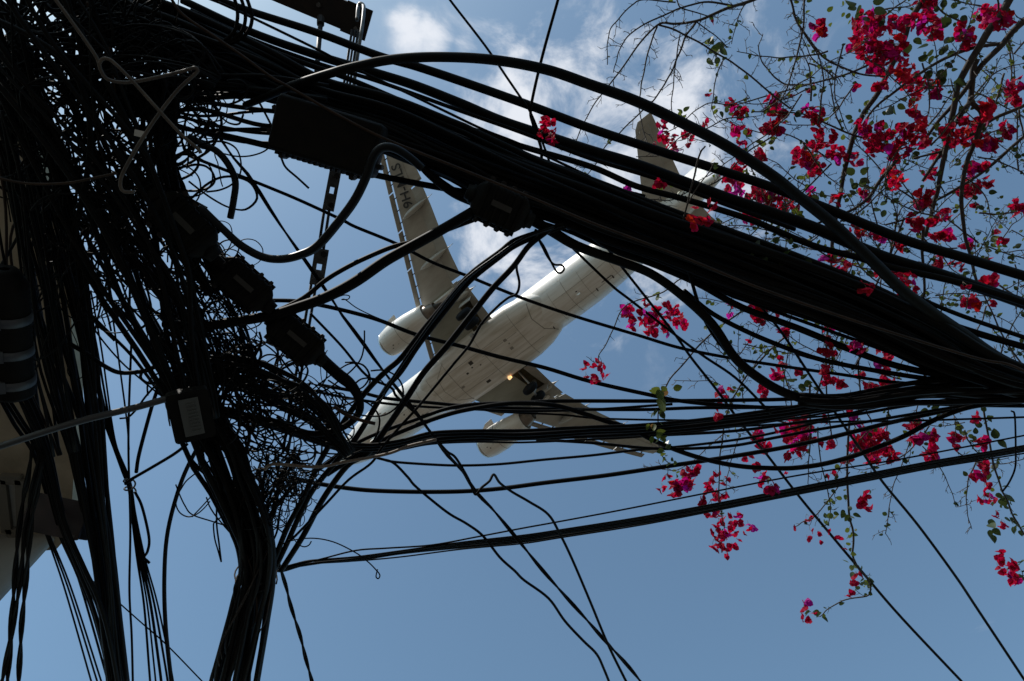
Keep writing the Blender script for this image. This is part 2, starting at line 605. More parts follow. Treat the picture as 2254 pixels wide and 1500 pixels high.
# ------------------------------------------------------------------ the airliner overhead
RB = np.array([[0.75977231, 0.64149345, 0.10598205], [-0.55536317, 0.72504849, -0.40727932], [-0.33810914, 0.25058102, 0.9071336]])
TB = np.array([-0.94589779, 0.13575603, 53.86133545])
MC = np.array([[1, 0, 0], [0, ST, CT], [0, -CT, ST]])           # camera axes (right, down, forward) in the world
RW = MC @ RB
TW = CAM + MC @ (TB - RB @ np.array((17.0, 0, 0)))
jet = empty('airliner', 'white twin-engine airliner flying low overhead with landing gear and flaps down', 'airplane')
mw = Matrix.Identity(4)
for i in range(3):
    for j in range(3):
        mw[i][j] = RW[i][j]
    mw[i][3] = TW[i]
jet.matrix_world = mw


def ring(x, zc, rw, rh, n=32, flat=0.0):
    out = []
    for k in range(n):
        t = 2 * math.pi * k / n
        out.append((x, rw * math.sin(t), zc + rh * math.cos(t)))
    return out


fus = [(-1.45, -.55, .06, .06), (-1.35, -.54, .28, .26), (-1.1, -.52, .52, .50), (-.6, -.46, .84, .84), (.1, -.37, 1.14, 1.18), (1.0, -.25, 1.43, 1.52), (2.2, -.12, 1.70, 1.82), (3.6, -.04, 1.88, 1.99),
       (5.2, 0, 1.965, 2.06), (6.5, 0, 1.975, 2.07), (12, 0, 1.975, 2.07), (18, 0, 1.975, 2.07), (23.5, 0, 1.975, 2.07), (25.5, .04, 1.96, 2.02), (27.5, .14, 1.86, 1.90), (29.5, .30, 1.66, 1.68),
       (31.5, .50, 1.38, 1.40), (33.5, .72, 1.03, 1.08), (35.3, .90, .70, .76), (36.7, 1.04, .42, .48), (37.3, 1.1, .28, .32)]
mb = MB()
mb.loft([ring(*s) for s in fus])
body = mb.obj('fuselage', 'plane_white', jet)
bf = [(9.4, -1.2, 1.2, .3), (10.2, -1.2, 1.75, .78), (11.2, -1.15, 2.12, 1.04), (12.5, -1.05, 2.32, 1.25), (14.5, -1.05, 2.38, 1.30), (18.0, -1.05, 2.40, 1.31), (19.5, -1.05, 2.36, 1.27), (20.8, -1.1, 2.15, 1.12), (21.9, -1.2, 1.75, .8), (22.7, -1.25, 1.2, .3)]


def bring(x, zc, rw, rh, n=32):
    out = []
    for k in range(n):
        t = 2 * math.pi * k / n
        s_, c_ = math.sin(t), math.cos(t)
        out.append((x, rw * math.copysign(abs(s_) ** .75, s_), zc + rh * math.copysign(abs(c_) ** .75, c_)))
    return out


mb = MB()
mb.loft([bring(*s) for s in bf])
belly = mb.obj('belly_fairing', 'plane_belly', jet)


def wz(y):
    s = max(abs(y) - 1.98, 0)
    return -1.3 + .13 * s + .0093 * s * s


def wle(y):
    return float(np.interp(abs(y), [1.5, 2.2, 4, 6.5, 11.05, 16.7, 17.2], [12.2, 12.5, 13.35, 14.6, 16.82, 19.38, 19.75]))


def wte(y):
    return float(np.interp(abs(y), [1.5, 5.5, 6.6, 9.1, 12, 13.7, 16.7, 17.2], [18.5, 18.58, 18.7, 19.33, 20.2, 20.55, 21.0, 21.1]))


def foil(y, xl, xt, z, t, droop=0.0, n=7):
    xs = [0.5 * (1 - math.cos(math.pi * k / n)) for k in range(n + 1)]
    ch = xt - xl
    th = lambda a: 5 * t * (.2969 * math.sqrt(a) - .126 * a - .3516 * a * a + .2843 * a ** 3 - .1015 * a ** 4) + .004
    up = [(xl + a * ch, y, z + th(a) * ch * .62 - droop * a * ch) for a in xs]
    lo = [(xl + a * ch, y, z - th(a) * ch * .38 - droop * a * ch) for a in xs[::-1]]
    return up + lo


for sg, sidename in ((-1, 'port'), (1, 'starboard')):
    # main box, cut back where the flaps hang
    for nm, ys, cut, mm, t0 in (('wing', (1.5, 2.2, 4, 5.2, 6.0), 1.25, 'wing_root_grey', .13), ('wing', (6.0, 6.6, 9.1, 11.05, 13.3), 1.10, 'wing_grey', .115), ('wing', (13.3, 14.5, 16, 17.1), 0.0, 'wing_grey', .10)):
        mb = MB()
        secs = [foil(sg * y, wle(y), wte(y) - cut, wz(y), t0) for y in ys]
        mb.loft(secs if sg < 0 else [q[::-1] for q in secs])
        o = mb.obj(nm, mm, jet)
        o['label'] = sidename + ' wing'
        sharp(o, 50)
    # slats, drooped ahead of the leading edge
    for y0, y1 in ((2.35, 4.75), (6.35, 8.85), (8.93, 11.4), (11.48, 13.9), (13.98, 16.5)):
        mb = MB()
        secs = []
        for y in (y0, (y0 + y1) / 2, y1):
            z = wz(y) - .22
            secs.append([(wle(y) - .10, sg * y, z + .14), (wle(y) - .36, sg * y, z + .12), (wle(y) - .52, sg * y, z), (wle(y) - .46, sg * y, z - .10), (wle(y) - .30, sg * y, z - .06), (wle(y) - .14, sg * y, z + .05)])
        mb.loft(secs if sg < 0 else [q[::-1] for q in secs])
        so = sharp(mb.obj('slat', 'flap_grey', jet))
        for k in range(3):
            yy = y0 + (y1 - y0) * (k + .5) / 3
            tb = MB()
            tb.box((wle(yy) - .10, sg * yy, wz(yy) - .14), (.42, .07, .09))
            tb.obj('slat_track', 'vent', so, False)
    # flaps
    for y0, y1, ch in ((2.35, 6.0, 1.30), (6.25, 13.2, 1.10)):
        mb = MB()
        secs = []
        for y in np.linspace(y0, y1, 5):
            secs.append(foil(sg * y, wte(y) - ch, wte(y), wz(y) - .12, .11, droop=.38, n=5))
        mb.loft(secs if sg < 0 else [q[::-1] for q in secs])
        sharp(mb.obj('flap', 'flap_grey', jet), 50)
        mb = MB()
        secs = []
        for y in np.linspace(y0, y1, 5):
            x0, x1, z = wte(y) - ch - .55, wte(y) - ch + .55, wz(y) + .16
            secs.append([(x0, sg * y, z + .05), (x1, sg * y, z + .0), (x1, sg * y, z - .03), (x0, sg * y, z - .02)])
        mb.loft(secs if sg < 0 else [q[::-1] for q in secs])
        mb.obj('spoiler', 'wing_root_grey', jet, False)
    # seam at the aileron and spar lines under the wing
    for (xa, ya, xb, yb) in ((wte(13.45) - 1.0, 13.45, wte(13.45) - .05, 13.45), (wte(13.45) - 1.0, 13.45, wte(16.8) - .55, 16.8)):
        mb = MB()
        K = 6
        pts = [(xa + (xb - xa) * k / K, ya + (yb - ya) * k / K) for k in range(K + 1)]
        for (x, y), (x2, y2) in zip(pts, pts[1:]):
            for q in ((x, y), (x2, y2)):
                pass
            fr = (x - wle(y)) / (wte(y) - wle(y))
            zz = wz(y) - .012 * (wte(y) - wle(y)) - .035
            zz2 = wz(y2) - .012 * (wte(y2) - wle(y2)) - .035
            mb.add([(x - .02, sg * y, zz), (x + .02, sg * (y + .02), zz), (x2 + .02, sg * (y2 + .02), zz2), (x2 - .02, sg * y2, zz2), (x - .02, sg * y, zz + .1), (x + .02, sg * (y + .02), zz + .1), (x2 + .02, sg * (y2 + .02), zz2 + .1), (x2 - .02, sg * y2, zz2 + .1)],
                   [(0, 1, 2, 3), (7, 6, 5, 4), (0, 4, 5, 1), (1, 5, 6, 2), (2, 6, 7, 3), (3, 7, 4, 0)])
        mb.obj('panel_seam', 'seam', jet, False)
    # flap track fairings
    for y, x0, x1 in ((4.95, 16.9, 19.05), (8.35, 16.2, 19.65), (12.0, 17.5, 20.6)):
        mb = MB()
        n = 10
        prof = []
        for k in range(n + 1):
            a = k / n
            prof.append((x0 + (x1 - x0) * a, .25 * (math.sin(math.pi * min(a * 1.15, 1) ** .8) ** .75 if a < .87 else 0.02 + .25 * max(0, (1 - a)) * 1.2) + .012))
        secs = []
        for x, r in prof:
            zz = wz(y) - .30 - .25 * max(0, (x - x0) / (x1 - x0) - .5)
            secs.append([(x, sg * y + r * math.cos(t) * .9, zz + r * 1.3 * math.sin(t)) for t in np.arange(10) * 2 * math.pi / 10])
        mb.loft(secs)
        mb.obj('flap_track_fairing', 'wing_grey', jet)
    # wing-tip fence
    mb = MB()
    mb.loft([[(19.9, sg * 17.08, wz(17) + .0), (21.2, sg * 17.08, wz(17)), (21.2, sg * 17.13, wz(17)), (19.9, sg * 17.13, wz(17))],
             [(20.7, sg * 17.2, wz(17) + .8), (21.4, sg * 17.2, wz(17) + .8), (21.4, sg * 17.23, wz(17) + .8), (20.7, sg * 17.23, wz(17) + .8)]])
    mb.obj('wing_tip_fence', 'plane_white', jet, False)
    # engine
    ey, ez = sg * 5.72, -2.25
    MX = np.array([[0, 0, 1], [1, 0, 0], [0, 1, 0]], float)
    mb = MB()
    mb.lathe([(10.72, .80), (10.66, .86), (10.72, .93), (11.0, 1.04), (11.6, 1.13), (12.4, 1.15), (13.4, 1.07), (14.4, .92), (15.05, .80), (15.05, .76), (13.5, .85)], MX, (0, ey, ez), 32)
    nac = mb.obj('engine_nacelle', 'plane_white', jet)
    mb = MB()
    mb.lathe([(10.95, .765), (10.74, .79), (10.635, .855), (10.70, .935), (10.93, 1.022), (10.94, 1.015)], MX, (0, ey, ez), 32)
    mb.obj('inlet_lip', 'inlet_metal', nac)
    mb = MB()
    mb.lathe([(10.80, .80), (11.5, .82), (11.5, .30), (11.2, .16), (11.0, .02)], MX, (0, ey, ez), 28)
    mb.obj('fan', 'vent', nac)
    mb = MB()
    mb.lathe([(13.8, .80), (15.0, .62), (15.9, .42), (15.9, .36), (15.2, .36)], MX, (0, ey, ez), 24)
    mb.obj('core_cowl', 'engine_hot', nac)
    mb = MB()
    mb.lathe([(15.2, .34), (15.9, .24), (16.5, .03)], MX, (0, ey, ez), 16)
    mb.obj('exhaust_cone', 'vent', nac)
    mb = MB()                                                        # pylon
    mb.loft([[(12.0, ey - .18, ez + 1.0), (12.0, ey + .18, ez + 1.0), (16.9, ey + .12, ez + .85), (16.9, ey - .12, ez + .85)], [(13.4, ey - .18, -.35), (13.4, ey + .18, -.35), (17.6, ey + .12, -.72), (17.6, ey - .12, -.72)]])
    mb.obj('pylon', 'plane_white', jet, False)
    for ang in (-1, 1):                                              # strakes on the cowl
        mb = MB()
        mb.add([(11.3, ey + ang * 1.05, ez + .42), (12.6, ey + ang * 1.05, ez + .48), (12.6, ey + ang * 1.42, ez + .72), (11.9, ey + ang * 1.36, ez + .68),
                (11.3, ey + ang * 1.05, ez + .45), (12.6, ey + ang * 1.05, ez + .51), (12.6, ey + ang * 1.42, ez + .75), (11.9, ey + ang * 1.36, ez + .71)], [(0, 1, 2, 3), (7, 6, 5, 4), (0, 4, 5, 1), (1, 5, 6, 2), (2, 6, 7, 3), (3, 7, 4, 0)])
        mb.obj('strake', 'plane_white', nac, False)
    for (vx, vy, s1, s2) in ((11.75, .1, .10, .08), (11.55, .3, .10, .06), (13.5, .55, .40, .10), (13.2, -.2, .9, .012), (12.15, .28, .05, .05)):   # drain and vents on the cowl
        rr_ = np.interp(vx, [11, 11.6, 12.4, 13.4, 14.4], [1.04, 1.13, 1.15, 1.07, .92])
        a = math.asin(max(-1, min(1, vy / rr_)))
        mb = MB()
        mb.box((vx, ey - sg * vy, ez - rr_ * math.cos(a) + .004), (s1, s2, .03))
        mb.obj('cowl_vent', 'vent', nac, False)
    mb = MB()                                                        # joint between fan cowl and thrust reverser
    mb.lathe([(12.60, 1.142), (12.60, 1.151), (12.625, 1.151), (12.625, 1.142)], MX, (0, ey, ez), 32)
    mb.obj('cowl_joint', 'seam', nac)
    # main landing gear
    gy = sg * 3.8
    mb = MB()
    mb.tube([(17.5, gy, -1.15), (17.68, gy, -2.5), (17.71, gy, -3.5)], [.17, .15, .11], 12)
    mb.tube([(17.71, gy - .62, -3.53), (17.71, gy + .62, -3.53)], .09, 10)
    mb.tube([(17.1, gy - sg * 1.4, -1.5), (17.55, gy - sg * .1, -2.6)], .07, 8)
    gear = mb.obj('landing_gear', 'gear_metal', jet)
    for s2 in (-1, 1):
        mb = MB()
        MY = np.array([[1, 0, 0], [0, 0, 1], [0, 1, 0]], float)
        mb.lathe([(-.21, .02), (-.21, .48), (-.17, .58), (-.06, .63), (.06, .63), (.17, .58), (.21, .48), (.21, .02)], MY, (17.71, gy + s2 * .47, -3.53), 24)
        wh = mb.obj('wheel', 'tyre', gear)
    mb = MB()
    mb.box((17.75, gy + sg * .78, -1.80), (1.05, .05, 1.1))
    mb.obj('gear_door', 'wing_grey', gear, False)
    mb = MB()                                                        # closed slab for the open wheel well, its inner shade put into the colour
    x0, x1, ya, yb = 16.55, 17.95, 2.25, 4.5
    V = [(x0, sg * ya, -1.56), (x1, sg * ya, -1.56), (x1 + .05, sg * yb, -1.33), (x0 + .45, sg * yb, -1.33)]
    V2 = [(a, b, c + .25) for a, b, c in V]
    mb.add(V + V2, [(0, 1, 2, 3), (7, 6, 5, 4), (0, 4, 5, 1), (1, 5, 6, 2), (2, 6, 7, 3), (3, 7, 4, 0)])
    mb.obj('well_shade_panel', 'bay_dark', jet, False)
    mb = MB()
    mb.lathe([(0, .001), (.02, .13), (.10, .15), (.3, .10)], np.array([[0, 0, 1], [1, 0, 0], [0, 1, 0]], float), (16.25, sg * 2.25, -1.92), 12)
    mb.obj('landing_light', 'landing_light' if sg > 0 else 'gear_metal', jet)
    # tailplane
    mb = MB()
    secs = [foil(sg * y, xl, xt, z, .09, n=6) for y, xl, xt, z in ((.5, 31.3, 35.1, .75), (2.0, 32.15, 35.25, .95), (6.1, 34.55, 36.05, 1.75), (6.45, 35.0, 36.1, 1.8))]
    mb.loft(secs if sg < 0 else [q[::-1] for q in secs])
    o = mb.obj('tailplane', 'wing_grey', jet)
    sharp(o, 50)
    mb = MB()
    for y0, y1 in ((1.4, 6.0),):
        a = np.array((34.25, sg * y0, .62))
        b = np.array((35.55, sg * y1, 1.63))
        mb.tube([a, b], .02, 4)
    mb.obj('elevator_seam', 'seam', o, False)
# fin
mb = MB()
secs = []
for z, xl, xt, t in ((1.2, 30.2, 36.3, .11), (2.2, 31.3, 36.45, .10), (7.6, 35.3, 37.35, .09), (7.85, 35.8, 37.4, .07)):
    n = 7
    xs = [0.5 * (1 - math.cos(math.pi * k / n)) for k in range(n + 1)]
    th = lambda a: 5 * t * (.2969 * math.sqrt(a) - .126 * a - .3516 * a * a + .2843 * a ** 3 - .1015 * a ** 4) + .004
    ch = xt - xl
    secs.append([(xl + a * ch, th(a) * ch * .5, z) for a in xs] + [(xl + a * ch, -th(a) * ch * .5, z) for a in xs[::-1]])
mb.loft(secs)
sharp(mb.obj('fin', 'plane_white', jet), 50)
# blade antennas under the fuselage
for ax_ in (7.1, 9.0, 24.6, 28.6):
    mb = MB()
    mb.loft([[(ax_, -.03, -1.9), (ax_ + .38, -.03, -1.9), (ax_ + .38, .03, -1.9), (ax_, .03, -1.9)], [(ax_ + .2, -.015, -2.38 + max(0, ax_ - 24) * .06), (ax_ + .42, -.015, -2.38 + max(0, ax_ - 24) * .06), (ax_ + .42, .015, -2.38 + max(0, ax_ - 24) * .06), (ax_ + .2, .015, -2.38 + max(0, ax_ - 24) * .06)]])
    mb.obj('antenna', 'plane_white', jet, False)
# nose gear
mb = MB()
mb.tube([(3.9, 0, -1.8), (3.75, 0, -2.9), (3.72, 0, -3.5)], [.12, .10, .08], 10)
mb.tube([(3.72, -.36, -3.55), (3.72, .36, -3.55)], .06, 8)
ng = mb.obj('nose_gear', 'gear_metal', jet)
for s2 in (-1, 1):
    mb = MB()
    mb.lathe([(-.11, .12), (-.11, .32), (-.04, .38), (.04, .38), (.11, .32), (.11, .12)], np.array([[1, 0, 0], [0, 0, 1], [0, 1, 0]], float), (3.72, s2 * .25, -3.55), 20)
    mb.obj('wheel', 'tyre', ng)
    mb = MB()
    mb.box((4.4, s2 * .42, -2.3), (1.5, .03, .7))
    mb.obj('gear_door', 'plane_white', ng, False)
    mb = MB()
    mb.lathe([(0, .001), (.02, .10), (.1, .10)], np.array([[0, 0, 1], [1, 0, 0], [0, 1, 0]], float), (3.58, s2 * .14, -2.75), 10)
    mb.obj('taxi_light', 'landing_light', ng)
mb = MB()
mb.box((4.4, 0, -2.005), (1.7, .62, .06))
mb.obj('well_shade_panel', 'bay_dark', ng, False)  # nose wheel well as a flat slab, shade painted by its dark colour


def under(x, y):
    """height of the aircraft's underside at body x, y"""
    z = 0.0
    i = np.interp(x, [s[0] for s in fus], [s[1] for s in fus])
    rw = np.interp(x, [s[0] for s in fus], [s[2] for s in fus])
    rh = np.interp(x, [s[0] for s in fus], [s[3] for s in fus])
    z = i - rh * math.sqrt(max(0, 1 - (y / rw) ** 2))
    if 9.4 < x < 22.7:
        i = np.interp(x, [s[0] for s in bf], [s[1] for s in bf])
        rw = np.interp(x, [s[0] for s in bf], [s[2] for s in bf])
        rh = np.interp(x, [s[0] for s in bf], [s[3] for s in bf])
        k = min(1, abs(y / rw))
        c_ = math.sqrt(max(0, 1 - (k ** (1 / .75)) ** 2)) ** .75
        z = min(z, i - rh * c_)
    return z


# vents, hatches and panel joints on the belly
for x, y, sx, sy, mm in ((14.98, -.66, .34, .30, 'vent'), (15.02, 1.33, .36, .30, 'vent'), (18.31, -.51, .26, .22, 'seam'), (18.31, .29, .26, .22, 'seam'), (14.19, -.14, .20, .14, 'vent'), (14.81, -.31, .13, .10, 'vent'),
                         (15.5, -.1, .12, .09, 'vent'), (18.4, -.12, .14, .1, 'seam'), (23.2, .75, .30, .22, 'seam'), (26.75, .42, 1.5, .05, 'vent'), (26.05, .58, .08, .42, 'vent'), (21.75, 1.0, .09, .32, 'vent'), (27.5, .55, .10, .35, 'vent'),
                         (5.83, -1.25, .42, .34, 'seam'), (5.4, -1.5, .16, .14, 'seam'), (13.1, .55, .30, .18, 'seam'), (8.6, .5, .2, .1, 'seam'), (7.4, -.4, .14, .1, 'vent'), (24.8, -.2, .12, .08, 'vent')):
    mb = MB()
    mb.box((x, y, under(x, y) + .008), (sx, sy, .035))
    mb.obj('belly_vent' if mm == 'vent' else 'belly_hatch', mm, body, False)


def seamline(pts, r=.011):
    r = r * 1.7
    mb = MB()
    Q = []
    for a, b in zip(pts, pts[1:]):
        for t in np.linspace(0, 1, 9)[:-1]:
            x, y = a[0] + (b[0] - a[0]) * t, a[1] + (b[1] - a[1]) * t
            Q.append((x, y, under(x, y) - .001))
    Q.append((pts[-1][0], pts[-1][1], under(*pts[-1]) - .001))
    mb.tube(Q, r, 5)
    mb.obj('panel_seam', 'seam', body)


for x in (8.0, 10.9, 24.2, 27.9, 30.2):
    seamline([(x, -1.55), (x, 0), (x, 1.55)], .009)
for x in (12.9, 16.3, 19.6):
    seamline([(x, -2.0), (x, 0), (x, 2.0)], .009)
for y in (-1.0, 1.05):
    seamline([(11.0, y), (20.8, y)], .008)
for x in (6.3, 9.4, 22.9, 25.6, 29.1):
    seamline([(x, -1.3), (x, 0), (x, 1.3)], .006)
for y in (-.62, .62):
    seamline([(2.6, y), (9.2, y)], .006)
    seamline([(23.0, y), (30.0, y)], .006)
seamline([(21.3, -1.7), (20.95, -.6), (21.2, .6), (21.75, 1.15), (21.9, 1.4)], .018)
seamline([(13.0, -1.9), (11.9, -1.2), (11.6, 0), (11.9, 1.2), (13.0, 1.9)], .010)
seamline([(16.0, -.5), (19.4, -.5)], .008)

# registration under the port wing
tcu = bpy.data.curves.new('registration', 'FONT')
tcu.body = '9H-MLS'
tcu.size = 1.05
tcu.align_x = 'CENTER'
tcu.align_y = 'CENTER'
tcu.extrude = 0.004
tcu.offset = 0.012
tmp = bpy.data.objects.new('registration_curve', tcu)
C.objects.link(tmp)
bpy.context.view_layer.update()
tme = bpy.data.meshes.new_from_object(tmp.evaluated_get(bpy.context.evaluated_depsgraph_get()))
bpy.data.objects.remove(tmp)
A0 = np.array((18.50, -12.55, 0.0))
A1 = np.array((19.42, -15.15, 0.0))
A0[2] = wz(A0[1]) - .16
A1[2] = wz(A1[1]) - .15
xd = A1 - A0
LT = np.linalg.norm(xd)
xd /= LT
yd = np.array((-1, 0, 0)) - xd * (-xd[0])
yd /= np.linalg.norm(yd)
zd = np.cross(xd, yd)
wt = max(v.co.x for v in tme.vertices) - min(v.co.x for v in tme.vertices)
sc_ = (LT + .45) / wt
tm = Matrix.Identity(4)
for i in range(3):
    tm[i][0], tm[i][1], tm[i][2], tm[i][3] = xd[i] * sc_, yd[i] * sc_ * 1.05, zd[i], (A0[i] + A1[i]) / 2
tme.materials.clear()
tme.materials.append(MAT['reg_black'])
reg = bpy.data.objects.new('registration', tme)
C.objects.link(reg)
reg.parent = jet
reg.matrix_local = tm
reg['label'] = 'black registration letters under the port wing'

# ------------------------------------------------------------------ cables traced one by one
def tr(*a):
    return [(a[i], a[i + 1]) for i in range(0, len(a), 2)]


cable('thick glossy black cable arching high over all the others from left to right',
      tr(540, 232, 590, 212, 640, 190, 710, 167, 783, 147, 867, 131, 967, 126, 1083, 132, 1200, 153, 1300, 187, 1400, 223, 1500, 270, 1600, 322, 1700, 387, 1754, 430, 1841, 500, 1920, 575, 1987, 640, 2054, 690, 2120, 735, 2200, 790, 2290, 830),
      [15, 20, 22, 24, 24, 25, 25], [3.5, 3.1, 2.9, 2.9, 3.1, 3.4, 3.7], 'black')
cable('uppermost straight cable sagging below the cross-arm to the right edge',
      tr(440, -15, 550, 25, 700, 73, 833, 123, 917, 147, 1017, 180, 1167, 233, 1300, 283, 1433, 327, 1600, 380, 1700, 413, 1821, 460, 1987, 527, 2130, 570, 2300, 622), [15, 19, 20, 22], 3.9)
cable('second thick cable from the top, just under the uppermost straight cable',
      tr(400, 0, 550, 70, 700, 123, 833, 163, 917, 190, 1017, 230, 1100, 266, 1200, 300, 1300, 333, 1400, 363, 1500, 400, 1600, 437, 1700, 470, 1800, 505, 1937, 563, 2087, 610, 2300, 685), [16, 20, 24, 26, 26, 24], 3.95)
cable('slim cable running along the lower side of the second thick cable',
      tr(420, 22, 550, 85, 700, 140, 833, 180, 1017, 246, 1150, 293, 1300, 350, 1450, 396, 1600, 452, 1750, 506), 9, 3.9)
cable('third cable from the top, slightly wavy, above the dark main bundle',
      tr(430, 40, 550, 93, 650, 133, 757, 170, 883, 223, 950, 253, 1050, 290, 1150, 323, 1300, 367, 1400, 410, 1500, 437, 1600, 467, 1667, 490, 1787, 540, 1887, 567, 1954, 587, 2120, 625, 2290, 678), [11, 13, 14, 15], 3.85)
cable('thin straight wire slipping between the upper cables near the cross-arm', tr(480, 5, 550, 37, 700, 110, 757, 140, 900, 207, 983, 247, 1067, 287, 1150, 320, 1300, 390), 6, 3.8, name='wire')
cable('thin wire close under the third cable at the picture centre', tr(560, 110, 650, 148, 757, 190, 900, 250, 1017, 300, 1150, 352, 1300, 402, 1420, 432), 7, 3.8, name='wire')
cable('brown wire lying along the underside of the main bundle for its whole length',
      tr(372, -10, 403, 33, 467, 77, 533, 123, 597, 170, 633, 190, 750, 257, 850, 307, 983, 360, 1150, 427, 1300, 490, 1500, 565, 1654, 628, 1821, 687, 1987, 740, 2154, 790, 2221, 803, 2290, 835), 6.5, 3.15, 'brown_wire', 'wire')
cable('black cable leaving the big terminal box towards the middle splice closure', tr(430, 285, 550, 312, 650, 337, 733, 362, 823, 385, 933, 407, 1045, 427), 14, 3.55)
cable('thick sleeve cable running down into the middle splice closure', tr(868, 322, 915, 355, 950, 388, 1000, 425, 1052, 447), [13, 16, 22, 24], 3.5)
cable('thick cable curving down from the middle splice closure to the right-hand knot',
      tr(1140, 468, 1207, 505, 1260, 537, 1310, 557, 1367, 577, 1433, 603, 1500, 650, 1567, 713, 1617, 787, 1667, 830, 1721, 862, 1787, 883, 1854, 890, 1987, 874, 2121, 856, 2290, 850), [24, 22, 20, 20, 21, 20, 18], [3.5, 3.5, 3.6, 3.7])
cable('cable sweeping just above the thick curving cable right of the plane', tr(1210, 465, 1277, 500, 1350, 550, 1433, 580, 1533, 623, 1633, 677, 1754, 722, 1854, 763, 1954, 800, 2054, 823, 2154, 838, 2290, 850), 15, 3.7)
cable('slim cable between two thick ones right of the fuselage', tr(1250, 490, 1307, 507, 1400, 543, 1467, 563, 1540, 610, 1600, 647, 1654, 667, 1787, 715, 1920, 762, 2040, 805), 8, 3.75)
cable('medium cable from the fuselage to the knot at the right edge', tr(1505, 640, 1567, 690, 1654, 735, 1754, 775, 1820, 795, 1921, 815, 2054, 835, 2180, 842), 11, 3.7)
cable('thin straight wire crossing the rear fuselage down to the right', tr(1225, 508, 1237, 523, 1340, 623, 1390, 663, 1533, 773, 1620, 833, 1697, 910), 6, 3.6, name='wire')
cable('long straight wire from the fuselage over the magenta cluster to the bottom edge', tr(1303, 500, 1347, 560, 1420, 653, 1483, 733, 1523, 790, 1573, 853, 1620, 917, 1667, 977, 1687, 1000, 1754, 1087, 1814, 1160, 1904, 1267, 1987, 1363, 2140, 1525), 6, [3.8, 4.2, 4.8], name='wire')
cable('short straight wire dropping beside the curving thick cable', tr(1496, 545, 1510, 577, 1540, 677, 1567, 733, 1613, 792), 8, 3.65, name='wire')
cable('long straight wire at the lower right, the one nearest the corner', tr(1600, 545, 1654, 647, 1721, 733, 1787, 833, 1821, 883, 1871, 957, 1901, 1000, 1944, 1063, 2021, 1157, 2104, 1270, 2154, 1345, 2280, 1535), 6, [3.8, 4.2, 4.9], name='wire')
cable('flat cable crossing below the fuselage at mid height of the right wing', tr(700, 845, 717, 850, 790, 863, 850, 877, 950, 887, 1017, 893, 1150, 899, 1400, 902, 1533, 898, 1700, 897, 1800, 893, 1920, 880), 8, 3.9)
cable('slack cable just beneath the flat cable under the nose', tr(690, 860, 713, 866, 783, 879, 883, 892, 1017, 900, 1150, 905, 1300, 902, 1480, 890), 6, 3.85)
cable('arched cable rising from the lower tangle over the nose', tr(700, 1035, 783, 977, 850, 947, 917, 923, 983, 900, 1050, 890, 1150, 887, 1233, 883, 1433, 883, 1700, 880, 1787, 875, 1921, 866, 2054, 848, 2154, 843), 9, 3.8)
cable('long cable that rises over the nose, then dips right of the plane and climbs again',
      tr(720, 1045, 827, 977, 900, 943, 983, 913, 1050, 898, 1130, 888, 1217, 892, 1283, 910, 1333, 927, 1387, 943, 1433, 967, 1500, 995, 1567, 1015, 1633, 1027, 1700, 1031, 1754, 1030, 1821, 1020, 1897, 998, 1987, 962, 2037, 935, 2087, 912, 2154, 893, 2290, 880), 11, 3.75)
cable('thin level wire over the right wing', tr(1050, 900, 1100, 907, 1233, 913, 1333, 922, 1567, 926, 1700, 924, 1850, 912, 1990, 885), 5, 3.9, name='wire')
for k, (dy, wdt, lb) in enumerate(((-9, 8, 'top strand'), (-3, 9, 'second strand'), (3, 10, 'middle strand'), (9, 8, 'fourth strand'), (15, 5, 'thin lowest strand'))):
    pts = tr(430, 880, 490, 905, 550, 920, 617, 937, 683, 962, 750, 982, 817, 988, 883, 977, 950, 964, 1050, 958, 1150, 959, 1300, 951, 1400, 946, 1533, 933, 1654, 920, 1754, 905, 1854, 888, 1954, 866, 2080, 858, 2290, 856)
    pts = [(x, y + dy * (1 if 900 < x < 1950 else .75) + rnd.uniform(-2, 2)) for x, y in pts]
    cable(lb + ' of the heavy cable band crossing the right wing', pts, wdt, 3.6 + .05 * k, group='heavy band across the right wing')
cable('tan wire curving out of the lower tangle under the nose', tr(583, 1034, 590, 1026, 604, 1022, 640, 1024, 683, 1028, 720, 1026, 750, 1019, 850, 1000, 900, 982, 960, 968), 7, 3.3, 'tan_wire', 'wire')
cable('cable sagging from the lower tangle to the right, third above the bottom strands', tr(640, 1052, 690, 1063, 750, 1073, 817, 1080, 917, 1083, 1017, 1082, 1100, 1076, 1200, 1063, 1333, 1047, 1467, 1027, 1567, 1012, 1654, 998, 1754, 980, 1854, 957, 1954, 932, 2054, 910, 2160, 888), 10, 4.0)
cable('thin sagging wire just under the right engine', tr(790, 1000, 837, 1010, 867, 1017, 950, 1023, 1017, 1025, 1100, 1022, 1200, 1012, 1300, 1003, 1400, 991, 1500, 983, 1654, 963, 1787, 933, 1921, 898, 2010, 880), 6, 4.0, name='wire')
cable('thin wire above the bottom strand bundle', tr(630, 1250, 710, 1230, 783, 1212, 850, 1207, 950, 1200, 1050, 1182, 1150, 1163, 1233, 1148, 1367, 1123, 1533, 1090, 1700, 1057, 1821, 1036, 1987, 1010, 2290, 952), 4, 4.1, name='wire')
